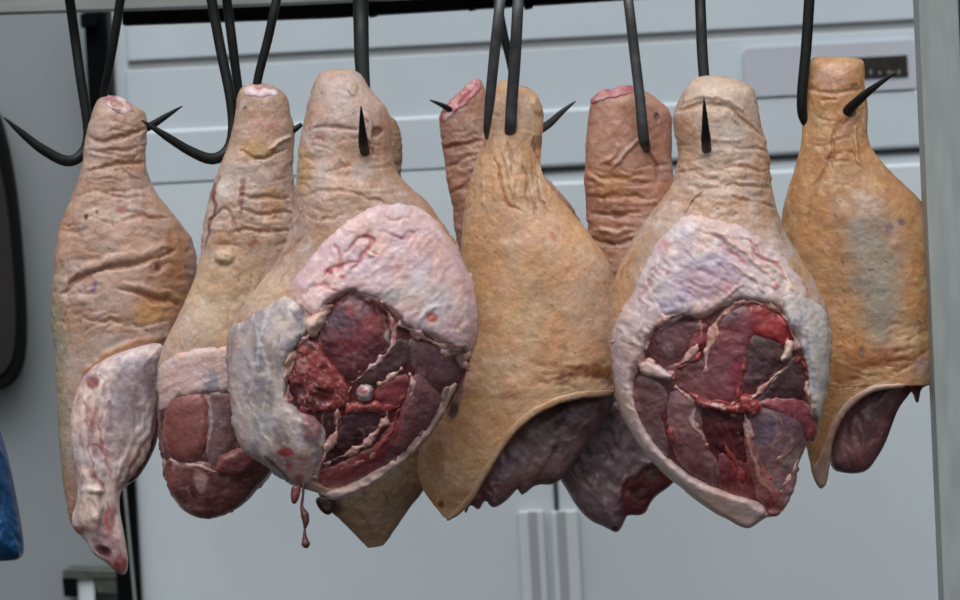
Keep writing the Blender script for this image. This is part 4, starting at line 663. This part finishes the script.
# =================================================================== hooks
def hook(cx, cy, depth, bars, label, grey=False, flat=.8):
    fr = Frame(cx, cy, depth); m = M_HOOKG if grey else M_HOOK
    for b in bars:                    # the bend sits over the nearer of the two rails
        ra = (30 if depth < 70 else 120)-depth
        for i, q in enumerate(((13, 0), (13, 0), (0, 0), (-13, 0))): 
                xe = b[4][0]+(b[4][0]-b[5][0])/(b[5][1]-b[4][1])*(b[4][1]-b[i][1]); b[i] = (xe, b[i][1], ra+q[0], b[i][3])
    if len(bars) == 1:
        o = tube(fr, 'meat_hook', bars[0], m, None, flat)
    else:
        o = empty('meat_hook', fr.p(cx, cy))
        for b in bars: tube(fr, 'hook_bar', b, m, o, flat)
    tag(o, label, 'meat hook', 'iron meat hooks')
    return o
RAILY = -90
def over(x, z=0, r=5.2):              # the bend that sits over the rail, out of the frame
    return [(x, RAILY+22, z+26, r*.9), (x, RAILY-4, z+26, r*.9), (x, RAILY-18, z+14, r), (x, RAILY-4, z+0, r)]
# depth of the front rail: 40; of the rear rail: 150
hook(70, 100, 55, [over(70, -30)+[(73, 20, 12, 5), (81, 80, 12, 5), (88, 132, 10, 5), (82, 154, 8, 5.6), (66, 161, 4, 5.6), (42, 149, 0, 5), (22, 133, -4, 3.6), (4, 117, -8, .6)]], 'black meat hook at far left, its bare prong pointing out to the left edge')
hook(120, 100, 55, [over(124, -20)+[(121, 0, -20, 4.6), (117, 25, -16, 4.6), (110, 65, -8, 4.4), (104, 100, 4, 4.4), (112, 124, 6, 4.6), (130, 132, 6, 4.6), (148, 127, 0, 4.2), (166, 116, -4, 2.8), (182, 106, -6, .5)]], 'black meat hook through the leftmost pork leg, prong emerging on its right')
hook(215, 100, -10, [over(208, 30)+[(212, 0, 30, 5.2), (221, 50, 26, 5.2), (230, 95, 20, 5.2), (233, 128, 16, 5.2), (228, 150, 10, 5.8), (212, 159, 4, 5.8), (190, 151, 0, 5), (166, 136, -6, 4), (142, 120, -10, .8)]], 'black meat hook with bare prong pointing left between first and second legs')
hook(235, 50, 45, [over(224, 0)+[(227, 0, 0, 4.8), (232, 40, 0, 4.8), (238, 88, 0, 4.6), (244, 120, 0, 4.4), (252, 138, -8, 4.4), (264, 136, -16, 3)]], 'thin black meat hook running down behind the second pork leg')
hook(270, 100, -10, [over(280, 0)+[(276, 4, 0, 4.6), (268, 40, 0, 4.6), (257, 84, 2, 4.4), (256, 118, 4, 4.4), (268, 136, 4, 4.6), (286, 134, -2, 4.2), (302, 124, -2, 2)]], 'slanted black meat hook entering the cut top of the second pork leg')
hook(360, 100, -110, [over(361, 130, 8)+[(361, 10, 124, 8), (362, 60, 80, 7.6), (365, 100, 20, 6), (368, 140, -2, 5), (366, 154, -20, 5), (363, 140, -50, 5), (361, 106, -72, .6)]], 'thick black meat hook whose point pokes out of the large left cut leg')
hook(505, 100, 130, [over(500, 0)+[(498, 4, 0, 4), (505, 40, 2, 4), (513, 78, 4, 4), (510, 108, 4, 4), (490, 124, 0, 4), (462, 116, -6, 3.6), (444, 106, -12, 2.6), (430, 100, -16, .5)]], 'black meat hook crossing behind the centre leg, tip showing left of its neighbour')
hook(500, 100, 0, [over(502, -40, 4.6)+[(500, 4, -40, 5.2), (495, 50, -42, 5.4), (490, 100, -34, 5), (487, 128, -26, 3.6), (487, 139, -16, 1.2)]], 'left of the two grey flat hook bars in front of the centre leg', True, .55)
hook(515, 100, 0, [over(519, -40, 5.4)+[(518, 4, -38, 5.6), (515, 60, -34, 5.8), (512, 100, -28, 5.8), (511, 122, -25, 6), (511, 133, -17, 6), (518, 136, -2, 5), (533, 133, 10, 4.6), (549, 124, 12, 4), (562, 112, 8, 2.8), (576, 101, 4, .5)]], 'right of the two grey flat hook bars, its prong pointing right behind the centre leg', True, .6)
hook(635, 100, 75, [over(626, -30, 4.8)+[(628, 0, -30, 5), (634, 50, -32, 5.2), (640, 100, -36, 5.2), (643, 132, -36, 5.6), (645, 144, -30, 5.2), (648, 148, -12, 4.6), (652, 140, 10, 3.4), (655, 126, 24, 1)]], 'grey meat hook bar hanging in front of the shank between the two right legs', True, .7)
hook(705, 100, -110, [over(699, 130, 5.6)+[(700, 4, 120, 5.6), (702, 50, 70, 5.6), (705, 90, 20, 5.4), (707, 130, 0, 5), (707, 150, -18, 5), (706, 138, -50, 5), (704, 98, -70, .6)]], 'black meat hook whose point pokes out of the right cut leg')
hook(830, 90, 20, [over(811, -10, 5.2)+[(809, 0, -6, 5.4), (806, 50, -8, 5.4), (802, 98, -10, 5.2), (805, 120, -6, 5), (818, 128, 0, 5), (836, 122, -6, 5), (850, 108, -20, 5.2), (870, 90, -36, 3.6), (897, 71, -44, .5)]], 'black meat hook left of the rightmost shank, prong crossing the display')

# =================================================================== van interior
def wx(px, py, Y): return at(px, py, Y)
YF = 7.0                               # front plane of the refrigerator
k = YF/F
def bgbox(name, x0, y0, x1, y1, Y, th, m, parent=None, bevel=.003, front=0):
    """axis aligned box: corners given where its front face is seen at mid height / mid width"""
    ym = (y0+y1)/2; xm = (x0+x1)/2
    X0 = wx(x0, ym, Y).x; X1 = wx(x1, ym, Y).x; Z1 = wx(xm, y0, Y).z; Z0 = wx(xm, y1, Y).z
    return boxmesh(name, (X0, Y-front, Z0), (X1, Y+th, Z1), m, parent, bevel)
fridge = empty('refrigerator', wx(540, 900, YF+.3))
tag(fridge, 'white two-door refrigerator behind the hanging meat with a grey control plate', 'refrigerator')
bgbox('body', 133, -60, 1010, 900, YF+.012, .55, M_WHITE2, fridge)
tp = bgbox('upper_panel', 124, -60, 1010, 38, YF, .05, M_WHITE, fridge, .003)
bgbox('groove', 126, 37, 1010, 48, YF+.010, .02, M_GROOVE, fridge, .001)
fa_ = bgbox('fascia', 126, 47, 1010, 112, YF+.003, .04, M_WHITE, fridge, .0015)
fl = bgbox('lower_ledge', 128, 108, 1010, 166, YF-.004, .05, M_WHITE, fridge, .006)
bgbox('door_seal', 130, 166, 1010, 171, YF+.006, .02, M_SEAM, fridge, .001)
for (a, b, hx) in ((138, 556, 0), (560.5, 1016, 1)):
    d = bgbox('refrigerator_door', a, 169.5, b, 900, YF-.004, .045, M_WHITE2, fridge, .006)
    if a < 200: X = (528, 554)
    else: X = (560.5, 588)
    h = bgbox('handle', X[0], 510, X[1], 900, YF-.018, .014, M_HAND, d, .004)
    h.parent = fridge
    h.parent = d; h.matrix_parent_inverse = Matrix.Translation(-(Vector(d.location)+Vector((0, 0, 0)))); 
    s_ = X[0]+10 if a < 200 else X[0]+6
    g = bgbox('handle_strip', s_, 511, s_+9, 900, YF-.020, .004, M_HAND2, None, .001)
    g.parent = d; g.matrix_parent_inverse = Matrix.Translation(-Vector(d.location))
bgbox('door_seal', 556, 171, 560.5, 900, YF+.002, .02, M_SEAM, fridge, .0005)
# control plate with rounded corners
def plate(name, x0, y0, x1, y1, Y, th, m, r, parent):
    ym = (y0+y1)/2; xm = (x0+x1)/2
    X0 = wx(x0, ym, Y).x; X1 = wx(x1, ym, Y).x; Z1 = wx(xm, y0, Y).z; Z0 = wx(xm, y1, Y).z
    V = []; N_ = 8
    for (cx, cz, a0) in ((X1-r, Z1-r, 0), (X0+r, Z1-r, 90), (X0+r, Z0+r, 180), (X1-r, Z0+r, 270)):
        for i in range(N_+1):
            a = math.radians(a0+90*i/N_); V.append((cx+r*math.cos(a), cz+r*math.sin(a)))
    n = len(V); W = [(x, Y, z) for x, z in V]+[(x, Y+th, z) for x, z in V]
    Fc = [list(range(n)), [n+i for i in range(n)]]+[[i, (i+1) % n, n+(i+1) % n, n+i] for i in range(n)]
    return meshobj(name, np.array(W), Fc, m, parent, None, False)
cp = plate('control_panel', 744, 44, 917, 93, YF-.0085, .012, M_PANEL, .012, fridge)
dsp = bgbox('display', 818, 57, 908, 79, YF-.0115, .006, M_DISP, None, .001)
dsp.parent = cp; dsp.matrix_parent_inverse = Matrix.Translation(-Vector(cp.location))
for i, xx in enumerate((870, 879, 888, 892, 898)):
    q = bgbox('display_mark', xx, 70+(i % 2)*1.5, xx+1.6, 74, YF-.0122, .001, M_MARK, None, 0)
    q.parent = cp; q.matrix_parent_inverse = Matrix.Translation(-Vector(cp.location))
# walls, posts
def slanted(name, pts, Y, th, m, parent=None):
    """flat panel or bar from its corners in a plane parallel to the wall"""
    W = [wx(x, y, Y) for x, y in pts]; n = len(W)
    V = [tuple(w) for w in W]+[(w.x, w.y+th, w.z) for w in W]
    Fc = [list(range(n)), [n+i for i in range(n)]]+[[i, (i+1) % n, n+(i+1) % n, n+i] for i in range(n)]
    o = meshobj(name, np.array(V), Fc, m, parent, None, False)
    b = o.modifiers.new('edge', 'BEVEL'); b.width = .002; b.segments = 2
    return o
tag(bgbox('wall_left', -250, -150, 126, 950, YF+.06, .05, M_WALL, None, 0), kind='structure')
tag(slanted('trim_1', [(83, 4), (104, 4), (142, 660), (121, 660)], YF-.03, .05, M_BAR), kind='structure')
tag(slanted('trim_2', [(113, 300), (122, 300), (150, 660), (143, 660)], YF+.012, .03, M_SEAM), kind='structure')  # dark strip standing in for the shadow gap beside the refrigerator
tag(slanted('trim_3', [(106, 300), (108, 300), (142, 660), (139, 660)], YF-.035, .02, M_POST), kind='structure')
tag(bgbox('trim_4', 80, 13, 96, 27, YF-.06, .03, M_BAR), kind='structure')
fp = Frame(480, 0, 0)
# steel beam and black bar across the top
Yb = 6.35
tag(slanted('trim_5', [(-80, -18), (640, -38), (640, -14), (300, 3), (150, 8.5), (0, 13), (-80, 16)], Yb, .05, M_STEEL), kind='structure')
tag(slanted('trim_6', [(122, 4), (700, -22), (700, -6), (560, 3), (470, 8.5), (330, 17), (150, 23.5), (122, 24.5)], Yb+.08, .04, M_BAR), kind='structure')
for i, (x, y) in enumerate(((372, 16), (472, 9.5), (528, 8))):
    tag(slanted('bar_clip', [(x-6, y-16), (x+6, y-17), (x+5, y-1), (x-3, y+0.5)], Yb+.05, .04, M_BAR), ['small black clip on the top bar above the large left cut leg', 'small black clip on the top bar above the centre left shank', 'small black clip on the top bar right of the crossing hooks'][i], 'clip', 'clips on the top bar')
# hook rails above the frame
for n_, dep in ((9, 30), (10, 120)):
    fq = Frame(480, 0, dep); tag(tube(fq, 'trim_%d' % n_, [(-160, RAILY-8, 0, 6.5), (480, RAILY-8, 0, 6.5), (1100, RAILY-8, 0, 6.5)], M_BAR, None, 1), kind='structure')
# right post
tag(slanted('trim_7', [(915.5, -60), (956, -60), (985, 680), (947, 680)], 5.93, .07, M_POST), kind='structure')
tag(slanted('trim_8', [(955, -60), (962, -60), (992, 680), (985, 680)], 5.95, .05, M_SEAM), kind='structure')
tag(slanted('wall_right', [(961, -60), (1100, -60), (1130, 680), (990, 680)], 5.97, .05, M_STEEL), kind='structure')
# dark window with rounded rubber rim at the left edge
Wo = chaikin([(-90, 90), (-10, 96), (4, 140), (14, 200), (20, 270), (23, 330), (20, 366), (8, 386), (-12, 394), (-100, 400)], 2)
Wi = chaikin([(-86, 100), (-16, 106), (-3, 150), (8, 205), (14, 270), (17, 325), (14, 358), (4, 374), (-14, 382), (-96, 388)], 2)
wroot = empty('window_1', wx(0, 390, YF)); tag(wroot, kind='structure')
slanted('window_frame', Wo, YF-.02, .08, M_RUB, wroot); slanted('window_pane', Wi, YF-.026, .02, M_GLASSD, wroot)
# latch on the wall
lt = empty('door_latch', wx(90, 600, YF)); tag(lt, 'worn dark metal latch bracket on the grey wall at the lower left', 'latch')
slanted('latch_bar', [(62, 571), (68, 568), (116, 570), (120, 577), (118, 579), (63, 580)], YF-.01, .07, M_OLIVE, lt)
slanted('latch_leg', [(62, 578), (76, 578), (77, 597), (64, 597)], YF-.012, .07, M_BAR, lt)
slanted('latch_plate', [(94, 578), (118, 578), (120, 595), (97, 593)], YF-.005, .07, M_OLIVE, lt)
slanted('latch_body', [(77, 579), (94, 579), (97, 640), (80, 640)], YF+.0, .06, M_HAND, lt)
# blue plastic bag
fr = Frame(-30, 500, -60)
o = piece(fr, 'plastic_bag', [(-90, 380), (-30, 385), (-8, 410), (4, 440), (12, 475), (19, 510), (23, 535), (25, 553), (18, 561), (-10, 562), (-90, 560)], M_BLUE, None, lambda x, y, z: np.tile(alb((20, 60, 130)), (len(x), 1)), [], z0=0, t=34, R=44, t0=0, tb=30, noise=2.5, wr=[(40, 12, 70, 5)])
tag(o, 'blue plastic bag at the left edge below the dark window', 'bag')

# =================================================================== light
# overcast open sky in front of and above the stall; the street's far sides and the ground are darker
w = bpy.data.worlds.new('overcast'); bpy.context.scene.world = w; w.use_nodes = True
N = w.node_tree.nodes; K = w.node_tree.links; bg = N['Background']
tc = N.new('ShaderNodeTexCoord'); dt = N.new('ShaderNodeVectorMath'); dt.operation = 'DOT_PRODUCT'
K.new(tc.outputs['Generated'], dt.inputs[0]); dt.inputs[1].default_value = Vector((-.08, -.5, .86)).normalized()
r = N.new('ShaderNodeValToRGB'); e_ = r.color_ramp.elements
e_[0].position = .30; e_[0].color = (.035, .035, .035, 1); e_[1].position = 1; e_[1].color = (1.82, 1.85, 1.88, 1)
e2 = e_.new(.55); e2.color = (.10, .104, .108, 1); e3 = e_.new(.77); e3.color = (.50, .515, .53, 1)
mr = N.new('ShaderNodeMapRange'); mr.inputs[1].default_value = -1; mr.inputs[2].default_value = 1
K.new(dt.outputs['Value'], mr.inputs[0]); K.new(mr.outputs[0], r.inputs[0]); K.new(r.outputs[0], bg.inputs[0]); bg.inputs[1].default_value = 1.0
sun = bpy.data.lights.new('sky_glow', 'SUN'); sun.energy = 1.7; sun.angle = math.radians(40); sun.color = (1, .985, .96)
so = bpy.data.objects.new('sky_glow', sun); C.objects.link(so)
so.rotation_euler = Vector((.12, 1.0, -1.45)).to_track_quat('-Z', 'Y').to_euler(); so.location = (0, 2, 6)
sc = bpy.context.scene
sc.view_settings.view_transform = 'Standard'; sc.view_settings.look = 'None'; sc.view_settings.gamma = 1
sc.view_settings.use_curve_mapping = False; sc.view_settings.exposure = -0.18
